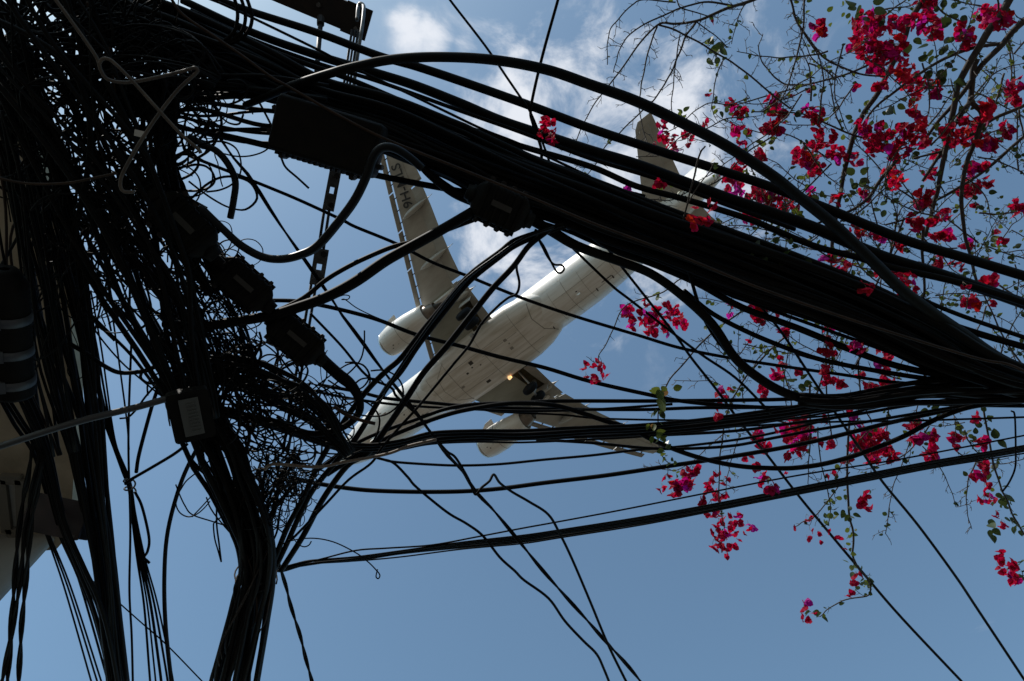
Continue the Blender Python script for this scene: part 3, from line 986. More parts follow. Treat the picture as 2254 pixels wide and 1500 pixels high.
for k, (dy, wdt) in enumerate(((-6, 4.5), (-3, 5), (0, 6), (3, 5), (6, 5), (10, 3.5))):
    pts = tr(606, 1256, 623, 1253, 683, 1239, 783, 1229, 883, 1216, 1017, 1200, 1150, 1186, 1233, 1173, 1400, 1147, 1533, 1123, 1654, 1099, 1787, 1073, 1921, 1047, 2054, 1021, 2187, 999, 2300, 980)
    pts = [(x, y + dy * min(1, max(.35, (x - 560) / 500)) + (rnd.uniform(-4, 4) if x < 1000 else rnd.uniform(-1, 1))) for x, y in pts]
    cable(('uppermost', 'second', 'third', 'fourth', 'fifth', 'lowest')[k] + ' strand of the bundle slanting across the lower half', pts, wdt, 4.1 + .02 * k, group='strand bundle across the lower half')
cable('hair-thin wire ending in a small teardrop loop below the strands', tr(598, 1214, 633, 1193, 683, 1185, 733, 1193, 783, 1217, 810, 1237, 828, 1255, 836, 1266, 833, 1274, 828, 1271, 829, 1262, 831, 1254), 3, 3.9, name='wire')
cable('twisted pair hanging from the cable trunk to the bottom edge', tr(612, 1235, 623, 1270, 630, 1293, 637, 1323, 650, 1367, 660, 1397, 673, 1450, 692, 1520), 9, [4.0, 4.3], name='twisted_wire', twist=.7, cat='wire')
cable('leftmost of the three slack wires falling to the bottom edge', tr(790, 1000, 840, 1011, 867, 1020, 897, 1050, 917, 1073, 983, 1127, 1027, 1153, 1063, 1180, 1100, 1227, 1133, 1257, 1153, 1277, 1207, 1317, 1243, 1367, 1283, 1410, 1313, 1440, 1330, 1475, 1348, 1520), 6, [3.8, 4.5], name='wire')
cable('long twisted wire from the upper hub past the nose to the bottom edge', tr(460, 270, 477, 293, 510, 343, 550, 390, 583, 443, 620, 500, 660, 557, 690, 600, 733, 663, 757, 700, 790, 743, 833, 803, 883, 867, 917, 910, 967, 977, 983, 1000, 1017, 1037, 1047, 1083, 1083, 1120, 1133, 1180, 1187, 1247, 1233, 1300, 1287, 1360, 1340, 1420, 1383, 1467, 1425, 1520), 9, [3.7, 3.7, 4.4], name='twisted_wire', twist=1.0, cat='wire')
cable('brownish wire kinked to a point below the plane before falling to the bottom edge', tr(683, 690, 750, 760, 807, 827, 860, 853, 873, 873, 917, 913, 950, 955, 983, 993, 1003, 1008, 1030, 1053, 1044, 1086, 1051, 1086, 1060, 1074, 1077, 1060, 1087, 1045, 1100, 1063, 1127, 1083, 1165, 1105, 1207, 1133, 1233, 1177, 1260, 1233, 1300, 1327, 1340, 1423, 1388, 1520), 6, [3.5, 3.6, 4.3], 'black', 'wire')
cable('upper of the two thick cables fanning down-left from the middle closure', tr(1240, 494, 1200, 507, 1133, 530, 1100, 555, 1033, 606, 983, 665, 933, 725, 883, 788, 850, 817, 810, 857, 767, 913, 737, 960, 717, 993, 697, 1030, 667, 1097, 633, 1160, 600, 1243), [11, 13, 13, 12], [3.4, 3.5, 3.8])
cable('lower of the two thick cables fanning down-left from the middle closure', tr(1245, 498, 1200, 513, 1137, 540, 1100, 566, 1033, 620, 983, 680, 923, 757, 883, 817, 857, 846, 837, 876, 810, 922, 777, 973, 737, 1020, 690, 1077, 660, 1133, 630, 1200, 605, 1252), [11, 13, 13, 12], [3.45, 3.55, 3.85])
cable('glossy wire tucked between the two fanning thick cables', tr(1220, 500, 1150, 526, 1090, 566, 1020, 620, 960, 695, 905, 772, 862, 836, 840, 868), 6, 3.35, 'black_gloss', 'wire')
cable('straight cable crossing the left wing root and the nose diagonally', tr(1215, 500, 1200, 513, 1163, 543, 1130, 587, 1083, 637, 1033, 700, 983, 763, 933, 820, 893, 880, 850, 943, 810, 997, 763, 1027, 710, 1100, 667, 1180, 620, 1254), [12, 14, 14, 13], [3.4, 3.6, 3.9])
cable('kinked thin wire wandering over the belly of the plane', tr(1180, 505, 1165, 540, 1143, 570, 1137, 590, 1143, 623, 1137, 647, 1117, 657, 1090, 680, 1060, 713, 1033, 760, 1000, 800, 967, 840, 923, 893, 883, 937, 843, 983, 817, 1020, 767, 1057, 717, 1110, 650, 1180, 630, 1195), 6, 3.6, name='wire')
cable('short twisted wire ending in an open loop in front of the fuselage', tr(1172, 512, 1180, 520, 1197, 543, 1213, 577, 1225, 598, 1235, 601, 1242, 592, 1236, 584, 1219, 582, 1205, 565, 1192, 540, 1178, 512), 5, 3.5, name='wire')
cable('long thin cable crossing the left wing and fuselage from the upper left', tr(420, 345, 433, 350, 517, 383, 550, 396, 650, 437, 750, 483, 783, 500, 873, 537, 950, 577, 1027, 607, 1090, 633, 1167, 663, 1267, 697, 1400, 737, 1500, 767, 1617, 790, 1700, 803, 1754, 811, 1854, 825, 1954, 840, 2060, 848), 7.5, 3.75)
cable('lower long cable crossing the belly and engine towards the right', tr(540, 655, 583, 661, 650, 663, 710, 673, 783, 690, 840, 707, 917, 737, 1017, 763, 1100, 786, 1200, 810, 1300, 840, 1433, 870, 1500, 883, 1600, 893, 1720, 899), 9.5, 3.75)
cable('hair-thin wire with a curl left of the port engine', tr(742, 655, 757, 650, 769, 652, 766, 659, 752, 660, 760, 660, 783, 677, 812, 692, 845, 706), 2.6, 3.6, name='wire')
cable('glossy S-shaped cable looping down from under the terminal box to the left tangle', tr(930, 372, 903, 348, 875, 330, 852, 324, 834, 330, 820, 350, 807, 387, 783, 437, 750, 483, 700, 541, 660, 562, 617, 571, 575, 565, 530, 540, 493, 507, 440, 455), [18, 19, 20, 20, 19, 18, 16], 2.95, 'black_gloss')
cable('thick cable sweeping from the left tangle up to the middle splice closure', tr(360, 712, 433, 720, 533, 706, 600, 694, 650, 679, 717, 655, 783, 620, 850, 574, 917, 537, 983, 500, 1040, 466), [20, 23, 24, 25, 24, 22], 3.3)
cable('thinner cable lying on the thick sweep left of the wing', tr(600, 690, 667, 657, 717, 617, 767, 587, 817, 563, 867, 543, 930, 527, 1000, 500, 1060, 478), 11, 3.4)
cable('short cut cable end hanging curved left of the terminal box', tr(415, 300, 443, 317, 477, 333, 503, 363, 518, 400, 514, 443, 507, 480), [14, 15, 15, 15], 3.2, 'black_gloss')
cable('thin cut wire end bent below the terminal box', tr(570, 225, 580, 243, 600, 283, 610, 317, 620, 350, 630, 370, 655, 392, 680, 415), 5, 3.4, name='wire')
cable('thin wire falling from the top edge to the main bundle, slanting left', tr(1232, -20, 1228, 0, 1200, 100, 1180, 180, 1168, 243, 1173, 273, 1190, 323, 1192, 352), 7, 3.85, name='wire')
cable('thin wire falling from the top edge to the main bundle, slanting right', tr(975, -25, 990, 0, 1067, 100, 1117, 173, 1147, 217, 1170, 253, 1200, 330, 1210, 360), 5.5, 3.85, name='wire')
cable('whitish wire winding in an open knot across the upper left mass', tr(112, -15, 150, 37, 183, 83, 213, 127, 223, 157, 240, 176, 283, 182, 350, 170, 400, 158, 427, 150, 435, 154, 430, 163, 393, 197, 353, 247, 317, 300, 293, 340, 270, 383, 265, 408, 273, 422, 295, 423), 8, 2.75, 'grey_wire', 'wire')
cable('whitish wire crossing the open knot from left to lower right', tr(219, 140, 225, 131, 237, 130, 253, 140, 293, 180, 347, 240, 400, 297, 436, 328, 442, 338), 8, 2.7, 'grey_wire', 'wire')
cable('brown wire sagging across the left edge', tr(-20, 388, 0, 393, 67, 405, 150, 403, 217, 390, 257, 382), 6, 2.8, 'brown_wire', 'wire')
cable('cable sagging between the left bundles above the steel arm', tr(150, 755, 187, 777, 233, 808, 267, 821, 317, 817, 340, 808, 365, 795), 10, 3.4)
cable('long bowed cable left of the cable trunk reaching the bottom edge', tr(455, 955, 427, 1000, 397, 1067, 370, 1167, 362, 1267, 365, 1383, 380, 1525), 9, [3.7, 4.3])
cable('thin straight wire slanting down to the right at the bottom left', tr(205, 1280, 250, 1317, 310, 1370, 367, 1420, 443, 1498, 465, 1520), 3, 4.3, name='wire')
cable('small hooked wire dangling left of the cable trunk', tr(387, 1067, 395, 1088, 407, 1113, 423, 1133, 467, 1148, 505, 1160), 3.2, 3.9, name='wire')
cable('short frayed wire joining the small hooked wire', tr(423, 1138, 445, 1115, 463, 1095), 3, 3.9, name='wire')
cable('stiff wire end pointing down beside the cable trunk', tr(477, 1090, 477, 1153, 482, 1195, 487, 1237), 4, 3.9, name='wire')
cable('bent wire meeting the stiff wire end at its tip', tr(485, 1140, 472, 1150, 470, 1160, 473, 1187, 480, 1212, 486, 1234), 3.4, 3.92, name='wire')
cable('tie wire wrapped round the thin bundle and pulled up to the right', tr(276, 1066, 283, 1060, 293, 1053, 333, 1030, 383, 1000, 412, 978), 7, 3.9, name='wire')
cable('hooked wire hanging off the thin bundle', tr(297, 1083, 313, 1117, 328, 1183, 325, 1213, 317, 1227, 324, 1235, 329, 1240), 6, 4.0, name='wire')
cable('straight thin wire falling through the left gap to the bottom edge', tr(289, 760, 284, 900, 283, 1000, 287, 1160, 285, 1300, 290, 1400, 293, 1520), 5, [3.8, 4.3], name='wire')
cable('thin slanted wire in the left gap', tr(247, 690, 257, 760, 268, 840, 280, 933, 284, 990), 4, 3.9, name='wire')
cable('leaning wire in the left gap, nearest the floodlight', tr(362, 800, 352, 840, 333, 900, 307, 997, 300, 1040), 8, 3.85, name='wire')
cable('long diagonal wire over the left gap', tr(150, 640, 187, 680, 240, 733, 293, 787, 350, 863, 372, 890), 7, 3.9, name='wire')
cable('second diagonal wire over the left gap', tr(190, 700, 230, 755, 270, 800, 310, 835, 352, 870), 4, 3.8, name='wire')
for k, (a, b, c) in enumerate(((90, 127, 200), (92, 130, 213), (95, 133, 222))):
    cable(('leftmost', 'middle', 'rightmost')[k] + ' of three thin wires fanning to the bottom edge beside the building', tr(a - 12, 1080, a, 1143, c * .55 + a * .45 - 10, 1290, c, 1497, c + 8, 1522), 4, [3.9, 4.6], name='wire', group='three wires fanning beside the building')
cable('straight wire right of the three fanning wires', tr(105, 1080, 128, 1143, 177, 1287, 237, 1497, 243, 1522), 5, [3.9, 4.5], name='wire')
for k, pts in enumerate((tr(72, 980, 60, 1060, 53, 1087, 40, 1180, 33, 1267, 20, 1417, 0, 1520), tr(88, 990, 75, 1060, 67, 1100, 52, 1200, 44, 1283, 27, 1390, 14, 1520), tr(95, 1000, 82, 1080, 72, 1127, 63, 1210, 57, 1280, 48, 1370, 40, 1520))):
    cable(('leftmost', 'middle', 'rightmost')[k] + ' of three twisted drop wires at the lower left edge', pts, 12, [3.5, 4.0], name='twisted_wire', twist=1.1, cat='wire', group='twisted drop wires at the lower left edge')
cable('thin vertical wire at the right edge joining a hanging branch', tr(2226, 905, 2234, 917, 2236, 1000, 2234, 1033, 2221, 1063, 2207, 1082), 4, 3.9, name='wire')
cable('level wire leaving the knot just under it at the right edge', tr(1200, 952, 1400, 948, 1640, 938, 1750, 932, 1870, 928, 1987, 927, 2121, 923, 2300, 917), 5, 3.95, name='wire')
cable('slim cable above the knot at the right edge', tr(1990, 640, 2037, 663, 2121, 697, 2254, 743, 2310, 760), 10, 3.8)
cable('thick cable under the slim one right above the knot', tr(2030, 690, 2087, 713, 2171, 740, 2254, 764, 2310, 780), 15, 3.8)
cable('lower strand climbing to the knot from the dipping cable', tr(1180, 968, 1300, 975, 1450, 988, 1600, 983, 1700, 965, 1787, 948, 1900, 930, 1990, 915, 2100, 897, 2200, 885, 2300, 878), 7, 3.9)
cable('second lower strand climbing to the knot', tr(1100, 962, 1250, 962, 1400, 960, 1560, 953, 1654, 945, 1760, 930, 1870, 915, 1980, 896, 2090, 880, 2200, 872, 2300, 868), 7, 3.85)
cable('black cable leaving the left splices, dropping and hooking back under the nose', tr(690, 775, 705, 788, 743, 823, 770, 845, 786, 868, 793, 893, 788, 912, 772, 930, 745, 945, 700, 955, 650, 950), [24, 26, 27, 22, 17, 16, 15, 14, 12], 3.5)
cable('brown stub of cable ending in front of the nose', tr(735, 895, 760, 912, 790, 924, 826, 933), 8, 3.3, 'brown_wire', 'wire')
for k, (dx, dw) in enumerate(((0, 5), (6, 4), (12, 6), (19, 5), (25, 4))):
    cable(('leftmost', 'second', 'middle', 'fourth', 'rightmost')[k] + ' wire of the loose bundle falling through the left gap', tr(150 + dx * 2, 640, 182 + dx * 1.6, 760, 205 + dx * 1.2, 850, 228 + dx * .7, 925, 250 + dx * .3, 985, 270 + dx * .4, 1040, 283 + dx * .3, 1075, 290 + dx * .35, 1133, 302 + dx * .7, 1230, 317 + dx * 1.2, 1330, 328 + dx * 1.9, 1467, 332 + dx * 2.1, 1520), dw, [3.9, 4.3], name='wire', group='loose bundle in the left gap')

# small loops near the cross-arm
for k, (x0, dx) in enumerate(((515, 0), (530, 6), (543, 10))):
    cable(('left', 'middle', 'right')[k] + ' one of three curled cable loops beside the cross-arm', tr(x0 - 6, -18, x0 + 5, 10, x0 + 8 + dx * .4, 40, x0 + dx * .3, 70, x0 - 25, 92, x0 - 50, 96), 8, 3.5, group='cable loops beside the cross-arm')

# ------------------------------------------------------------------ bundles
BL = ('black',)
bundle('black cable in the dense main bundle crossing from upper left to the right edge', 'main cable bundle',
       tr(130, -40, 250, 30, 400, 82, 560, 150, 700, 218, 850, 262, 1000, 330, 1150, 390, 1300, 443, 1450, 502, 1600, 553, 1750, 607, 1900, 668, 2050, 742, 2170, 812, 2300, 856),
       [60, 58, 52, 45, 40, 44, 52, 44, 41, 42, 40, 38, 38, 38, 32, 26], 44, (4, 17), 3.75, BL, wild=.55)
bundle('slack cable hugging the lower side of the main bundle', 'slack cables under the main bundle',
       tr(700, 250, 850, 318, 1000, 375, 1100, 432, 1230, 478, 1330, 520, 1450, 560, 1600, 618, 1750, 668, 1900, 722, 2050, 790, 2200, 840, 2300, 858), [16, 18, 22, 24, 20, 22, 24, 26, 26, 24, 18, 12], 16, (7, 12), 3.7, BL, wild=.5)
bundle('slim cable ending in the heavy knot at the right edge', 'cables of the right-hand knot',
       tr(1760, 880, 1860, 884, 1987, 868, 2080, 862, 2160, 862, 2310, 862), [12, 14, 20, 26, 28, 30], 14, (8, 14), 3.8, BL, wild=.4)
bundle('black cable in the dark slanting mass filling the upper left', 'upper left cable mass',
       tr(-10, -60, 60, 90, 130, 230, 200, 370, 262, 500, 318, 620, 370, 740, 415, 850, 440, 930), [160, 150, 132, 118, 106, 94, 70, 50, 40], 46, (4, 13), 3.6, BL, wild=1.3, depth=.7)
bundle('cable of the steep bundle along the left edge', 'steep bundle at the left edge',
       tr(-20, 90, 40, 250, 85, 420, 125, 600, 158, 780, 182, 920, 205, 1080, 228, 1230, 244, 1370, 262, 1525), [60, 62, 60, 58, 50, 40, 28, 21, 20, 20], 28, (5, 12), [3.5, 3.5, 3.8, 4.3], BL, wild=.9)
bundle('cable joining the steep bundle from the building side', 'cables from the building side',
       tr(10, 820, 60, 920, 95, 1000, 133, 1150, 175, 1250, 213, 1333, 240, 1430, 258, 1525), [34, 30, 20, 14, 14, 14, 12, 12], 9, (6, 10), [3.6, 4.3], BL, wild=.5)
bundle('cable of the tied trunk running down to the bottom edge', 'cable trunk at the bottom',
       tr(405, 860, 440, 930, 478, 1005, 507, 1067, 540, 1140, 560, 1200, 564, 1267, 548, 1350, 515, 1500, 508, 1530), [42, 50, 54, 44, 40, 36, 33, 38, 46, 47], 34, (4, 15), [3.7, 3.8, 4.2], BL, wild=.75, depth=.25)
bundle('cable running level from the hub to the terminal box', 'level cables from the hub',
       tr(250, 200, 330, 196, 420, 190, 520, 190, 600, 196, 720, 215), [36, 30, 26, 24, 26, 30], 10, (8, 13), 3.6, BL, wild=.4)
bundle('spread cable between the hub and the terminal box', 'spread cables at the hub',
       tr(300, 235, 380, 248, 450, 256, 540, 262, 640, 268), [28, 40, 48, 50, 46], 7, (6, 12), 3.6, BL, wild=.3)
bundle('cable hanging in the column below the hub', 'column below the hub',
       tr(345, 170, 352, 260, 357, 350, 378, 440, 415, 520, 455, 590, 480, 640), [40, 34, 30, 38, 44, 40, 30], 16, (7, 12), 3.5, BL, wild=.4)
bundle('cable in the fan of loose lines below the splice closures', 'loose lines below the splices',
       tr(250, 380, 330, 500, 400, 610, 460, 690, 500, 770, 530, 850), [60, 64, 62, 60, 50, 40], 20, (3, 6), 3.7, BL, wild=.6, depth=.4)
bundle('tangled cable leaving the floodlight towards the nose', 'cables right of the floodlight',
       tr(430, 800, 500, 815, 570, 835, 640, 870, 700, 910, 740, 960, 770, 1000), [26, 30, 34, 34, 26, 18, 12], 22, (4, 10), 3.6, BL, wild=.6)
bundle('cable stuck to the left wall side above the dome', 'wires over the building wall',
       tr(-20, 250, 20, 420, 60, 620, 100, 820, 140, 1000), [28, 34, 40, 40, 30], 12, (4, 8), [3.3, 3.7], ('black', 'black', 'brown_wire'), wild=.7, depth=.4)
bundle('thin crossing wire at the top left corner', 'crossing wires at the top left',
       tr(60, 120, 170, 110, 290, 95, 400, 130, 480, 180), [70, 60, 60, 50, 30], 14, (4, 7), 3.5, BL, wild=.8, depth=.4)

# strays that cross the bundles every which way
for k in range(30):
    x0, x1 = rnd.uniform(-30, 420), rnd.uniform(-10, 460)
    y0 = rnd.uniform(-40, 250)
    y1 = y0 + rnd.uniform(250, 620)
    bx, by = rnd.uniform(-60, 60), rnd.uniform(-40, 40)
    cable('stray wire crossing the dark cable mass on the left', tr(x0, y0, x0 * .7 + x1 * .3 + bx, y0 * .7 + y1 * .3 + by, x0 * .35 + x1 * .65 - bx * .5, y0 * .35 + y1 * .65, x1, y1), rnd.uniform(3, 7), [3.3 + rnd.uniform(-.2, .3), 3.5 + rnd.uniform(-.2, .4)], rnd.choice(('black', 'black', 'black', 'brown_wire')), 'wire', 'stray wires over the left mass')
for k in range(16):
    y0 = rnd.uniform(880, 1260)
    f = lambda y: float(np.interp(y, [850, 1000, 1200, 1262, 1350, 1520], [405, 478, 560, 564, 548, 508]))
    y1 = y0 + rnd.uniform(90, 260)
    s0, s1 = rnd.uniform(-62, 62), rnd.uniform(-48, 48)
    ym = (y0 + y1) / 2
    cable('stray wire wound loosely about the cable trunk', tr(f(y0) + s0 * 1.3, y0 - 20, f(y0) + s0, y0 + 15, f(ym) + (s0 + s1) / 2 + rnd.uniform(-14, 14), ym, f(y1) + s1, y1, f(y1 + 40) + s1 * .8, y1 + 40), rnd.uniform(2.5, 5.5), [3.6, 3.9], rnd.choice(('black', 'black', 'brown_wire')), 'wire', 'stray wires about the trunk')
for k in range(14):
    x0, y0 = rnd.uniform(400, 520), rnd.uniform(780, 900)
    x1, y1 = rnd.uniform(590, 780), rnd.uniform(880, 1060)
    sag = rnd.uniform(-10, 45)
    cable('loose wire sweeping from the floodlight towards the lower right', tr(x0, y0, x0 * .66 + x1 * .34, y0 * .66 + y1 * .34 + sag, x0 * .3 + x1 * .7, y0 * .3 + y1 * .7 + sag * .7, x1, y1), rnd.uniform(2.5, 5), 3.6 + rnd.uniform(-.2, .2), 'black', 'wire', 'loose wires right of the floodlight')
for k in range(12):
    x0, y0 = 560 + rnd.uniform(-25, 25), 1215 + rnd.uniform(-40, 30)
    x1, y1 = rnd.uniform(575, 680), rnd.uniform(985, 1060)
    cable('wire rising from the cable trunk into the frayed tuft', tr(x0, y0, x0 * .7 + x1 * .3 + rnd.uniform(-8, 8), y0 * .7 + y1 * .3, x0 * .35 + x1 * .65 - 8, y0 * .35 + y1 * .65, x1, y1), rnd.uniform(3, 9), 3.8, 'black', 'wire', 'wires rising into the frayed tuft')

# ------------------------------------------------------------------ tangles nobody could count
def curl(cx_, cy_, rx, ry, n, w, h, mb, ang=None):
    for i in range(n):
        x, y = cx_ + rnd.gauss(0, rx * .5), cy_ + rnd.gauss(0, ry * .5)
        a = rnd.uniform(0, 6.28)
        m_ = .5 * (rx + ry)
        st = rnd.uniform(.14, .30) * m_
        loop = rnd.random()
        k = rnd.uniform(.45, .85) * rnd.choice((-1, 1)) if loop < .14 else rnd.uniform(-.25, .25)
        dk = rnd.gauss(0, .05)
        pts = []
        for j in range(rnd.randint(7, 13)):
            pts.append((x, y))
            x += math.cos(a) * st
            y += math.sin(a) * st
            a += k + rnd.gauss(0, .10)
            k += dk
            # stay near the nest
            ex, ey = (x - cx_) / rx, (y - cy_) / ry
            if ex * ex + ey * ey > 1.1:
                t = math.atan2(cy_ - y, cx_ - x)
                a += .6 * math.sin(t - a)
        hh = h + rnd.uniform(-.2, .2)
        px_tube(mb, pts, rnd.uniform(*w), [hh, hh + rnd.uniform(-.15, .15)], 4, 4)


TANGLES = [('dense nest of thin wires right of the floodlight', [(500, 830, 110, 60, 60, (3, 8), 3.5), (560, 850, 130, 55, 34, (2, 5.5), 3.5), (620, 900, 150, 60, 22, (2, 4.5), 3.6), (560, 960, 120, 90, 20, (2, 5), 3.6), (690, 920, 90, 45, 16, (2, 4), 3.6)]),
           ('frayed tuft of fine wires at the top of the cable trunk', [(600, 1050, 60, 45, 60, (1.6, 4), 3.7), (570, 1110, 45, 60, 45, (1.6, 4), 3.8), (650, 1060, 40, 20, 40, (1.4, 3), 3.6), (640, 1120, 30, 50, 12, (1.5, 3), 3.8)]),
           ('snarl of curled wires around the hub at the upper left', [(300, 150, 120, 80, 100, (2.5, 6), 3.4), (240, 80, 110, 70, 75, (2.5, 6), 3.5), (400, 200, 80, 80, 45, (2, 5), 3.5), (420, 260, 60, 60, 25, (2, 4), 3.5)]),
           ('loose curled wires woven into the slanting left mass', [(300, 420, 120, 120, 65, (2, 6), 3.3), (420, 620, 90, 90, 45, (2, 5), 3.4), (470, 720, 80, 60, 50, (2, 4.5), 3.5), (150, 300, 120, 160, 75, (2.5, 7), 3.3), (200, 600, 100, 160, 40, (2, 5), 3.4), (90, 100, 120, 120, 45, (3, 8), 3.4)])]
for lb, items in TANGLES:
    mb = MB()
    for it in items:
        curl(*it, mb)
    tag(mb.obj('wire_tangle', 'black'), lb, 'wires', kind='stuff')


# ------------------------------------------------------------------ hardware on the cables
def frame_at(x0, y0, x1, y1, h0, h1=None):
    a, b = P(x0, y0, h0), P(x1, y1, h0 if h1 is None else h1)
    d = b - a
    L_ = np.linalg.norm(d)
    d = d / L_
    view = (a + b) / 2 - CAM
    view /= np.linalg.norm(view)
    s_ = np.cross(d, view)
    s_ /= np.linalg.norm(s_)
    n_ = np.cross(s_, d)
    return (a + b) / 2, np.stack([d, s_, n_], 1), L_      # axis, across, away from the viewer


def rrect(hw, hh, r, n=3):
    out = []
    for cx_, cy_, a0 in ((hw - r, hh - r, 0), (-hw + r, hh - r, 90), (-hw + r, -hh + r, 180), (hw - r, -hh + r, 270)):
        for k in range(n + 1):
            a = math.radians(a0 + 90 * k / n)
            out.append((cx_ + r * math.cos(a), cy_ + r * math.sin(a)))
    return out


def closure(label, x0, y0, x1, y1, wpx, h, h1=None, group=None, ribs=6):
    c, M, L_ = frame_at(x0, y0, x1, y1, h, h1)
    W_ = wpx / ppm((x0 + x1) / 2, (y0 + y1) / 2, h)
    root = empty('splice_closure', label, 'cable box', c, group)
    loc = lambda p: M @ np.asarray(p)
    mb = MB()
    secs = []
    for a, s1 in ((-.5, .42), (-.46, .62), (-.40, .80), (-.36, .88), (.36, .88), (.40, .80), (.46, .62), (.5, .42)):
        secs.append([loc((a * L_, u, v)) for u, v in rrect(W_ * .5 * s1, W_ * .40 * s1, W_ * .12 * s1)])
    mb.loft(secs)
    sharp(mb.obj('shell', 'closure_plastic', root), 30)
    mb = MB()
    for s2 in (-1, 1):
        mb.box(loc((0, s2 * W_ * .47, 0)), (L_ * .80, W_ * .12, W_ * .14), M)
    sharp(mb.obj('flange', 'closure_plastic', root, False))
    for k in range(ribs):
        a = -.32 + .64 * k / (ribs - 1)
        mb = MB()
        mb.loft([[loc((a * L_ + e, u, v)) for u, v in rrect(W_ * .475, W_ * .40, W_ * .12)] for e in (-L_ * .018, L_ * .018)])
        mb.obj('rib', 'closure_plastic', root, False)
    for k in range(4):
        for s2 in (-1, 1):
            mb = MB()
            p = loc(((-.30 + .2 * k) * L_, s2 * W_ * .52, 0))
            mb.tube([p - M[:, 2] * W_ * .14, p + M[:, 2] * W_ * .14], W_ * .07, 6)
            mb.obj('bolt', 'steel_dark', root, False)
    for s2 in (-1, 1):
        mb = MB()
        mb.lathe([(0, .24 * W_), (L_ * .07, .24 * W_), (L_ * .08, .20 * W_), (L_ * .16, .18 * W_)], np.stack([M[:, 1], M[:, 2] * s2, M[:, 0] * s2], 1), loc((s2 * L_ * .47, 0, 0)), 12, True)
        mb.obj('cable_gland', 'closure_plastic', root)
    mb = MB()
    mb.box(loc((0, W_ * .02, -W_ * .445)), (L_ * .36, W_ * .14, .004), M)
    mb.obj('label_plate', 'closure_label', root, False)
    return root


closure('ribbed black splice closure in the middle, hanging under the main bundle', 1042, 428, 1158, 482, 92, 3.35)
closure('ribbed black splice closure, uppermost of the row on the left', 345, 438, 462, 552, 96, 3.15, group='splice closures on the left')
closure('ribbed black splice closure, second in the row on the left', 482, 580, 588, 672, 80, 3.3, group='splice closures on the left')
closure('ribbed black splice closure, lowest of the row on the left', 598, 702, 702, 788, 78, 3.35, group='splice closures on the left')
# sleeves between them
cable('short stiff sleeve between the upper two splice closures', tr(440, 535, 470, 565, 495, 590), 22, 3.25)
cable('short stiff sleeve between the lower two splice closures', tr(575, 660, 595, 682, 615, 712), 20, 3.32)
cable('thick lead running into the uppermost splice closure', tr(255, 330, 300, 385, 350, 445), 24, 3.2)

# big terminal box over the wing tip
c, M, L_ = frame_at(612, 268, 838, 338, 3.25)
W_ = 118 / ppm(725, 300, 3.25)
root = empty('terminal_box', 'large black terminal box with serrated lower edge hanging above the left wing tip', 'cable box', c)
loc = lambda p: M @ np.asarray(p)
mb = MB()
secs = []
for a, s1 in ((-.5, .84), (-.485, .95), (-.46, 1), (.46, 1), (.485, .95), (.5, .84)):
    secs.append([loc((a * L_, u, v)) for u, v in rrect(W_ * .5 * s1, W_ * .42 * s1, W_ * .07)])
mb.loft(secs)
sharp(mb.obj('housing', 'closure_plastic', root), 30)
sg_low = 1 if (loc((0, 1, 0)) @ MC[:, 1]) > 0 else -1            # the side that faces the picture's lower edge
for k in range(17):
    mb = MB()
    a = -.42 + .84 * k / 16
    mb.box(loc((a * L_, sg_low * W_ * .52, -.01)), (L_ * .020, W_ * .09, W_ * .5), M)
    mb.obj('fin', 'closure_plastic', root, False)
for a, b in ((-.53, -.22), (-.53, .2), (.53, .25), (.3, .58), (-.38, .57)):
    mb = MB()
    p = loc((a * L_, sg_low * b * W_, 0))
    mb.tube([p - M[:, 2] * .05, p + M[:, 2] * .05], W_ * .055, 6)
    mb.obj('bolt', 'steel_dark', root, False)
mb = MB()
mb.box(loc((0, 0, -W_ * .43)), (L_ * .9, W_ * .86, .012), M)
mb.obj('lid', 'closure_plastic', root, False)

# rods and slotted link plates that hang from the cross-arm end
def rod(mb, x0, y0, h0, x1, y1, h1, w):
    px_tube(mb, tr(x0, y0, x1, y1), w, [h0, h1], 8)


root = empty('hanger_strap', 'long slotted steel strap hanging from the cross-arm down past the left wing', 'hanger', P(700, 560, 3.7))
inv3 = Matrix.Translation(-Vector(root.location))


def robj(mb, name, m, par=None, smooth=True):
    o = mb.obj(name, m, root if par is None else par, smooth)
    o.matrix_local = inv3 if par is None else Matrix.Identity(4)
    return o


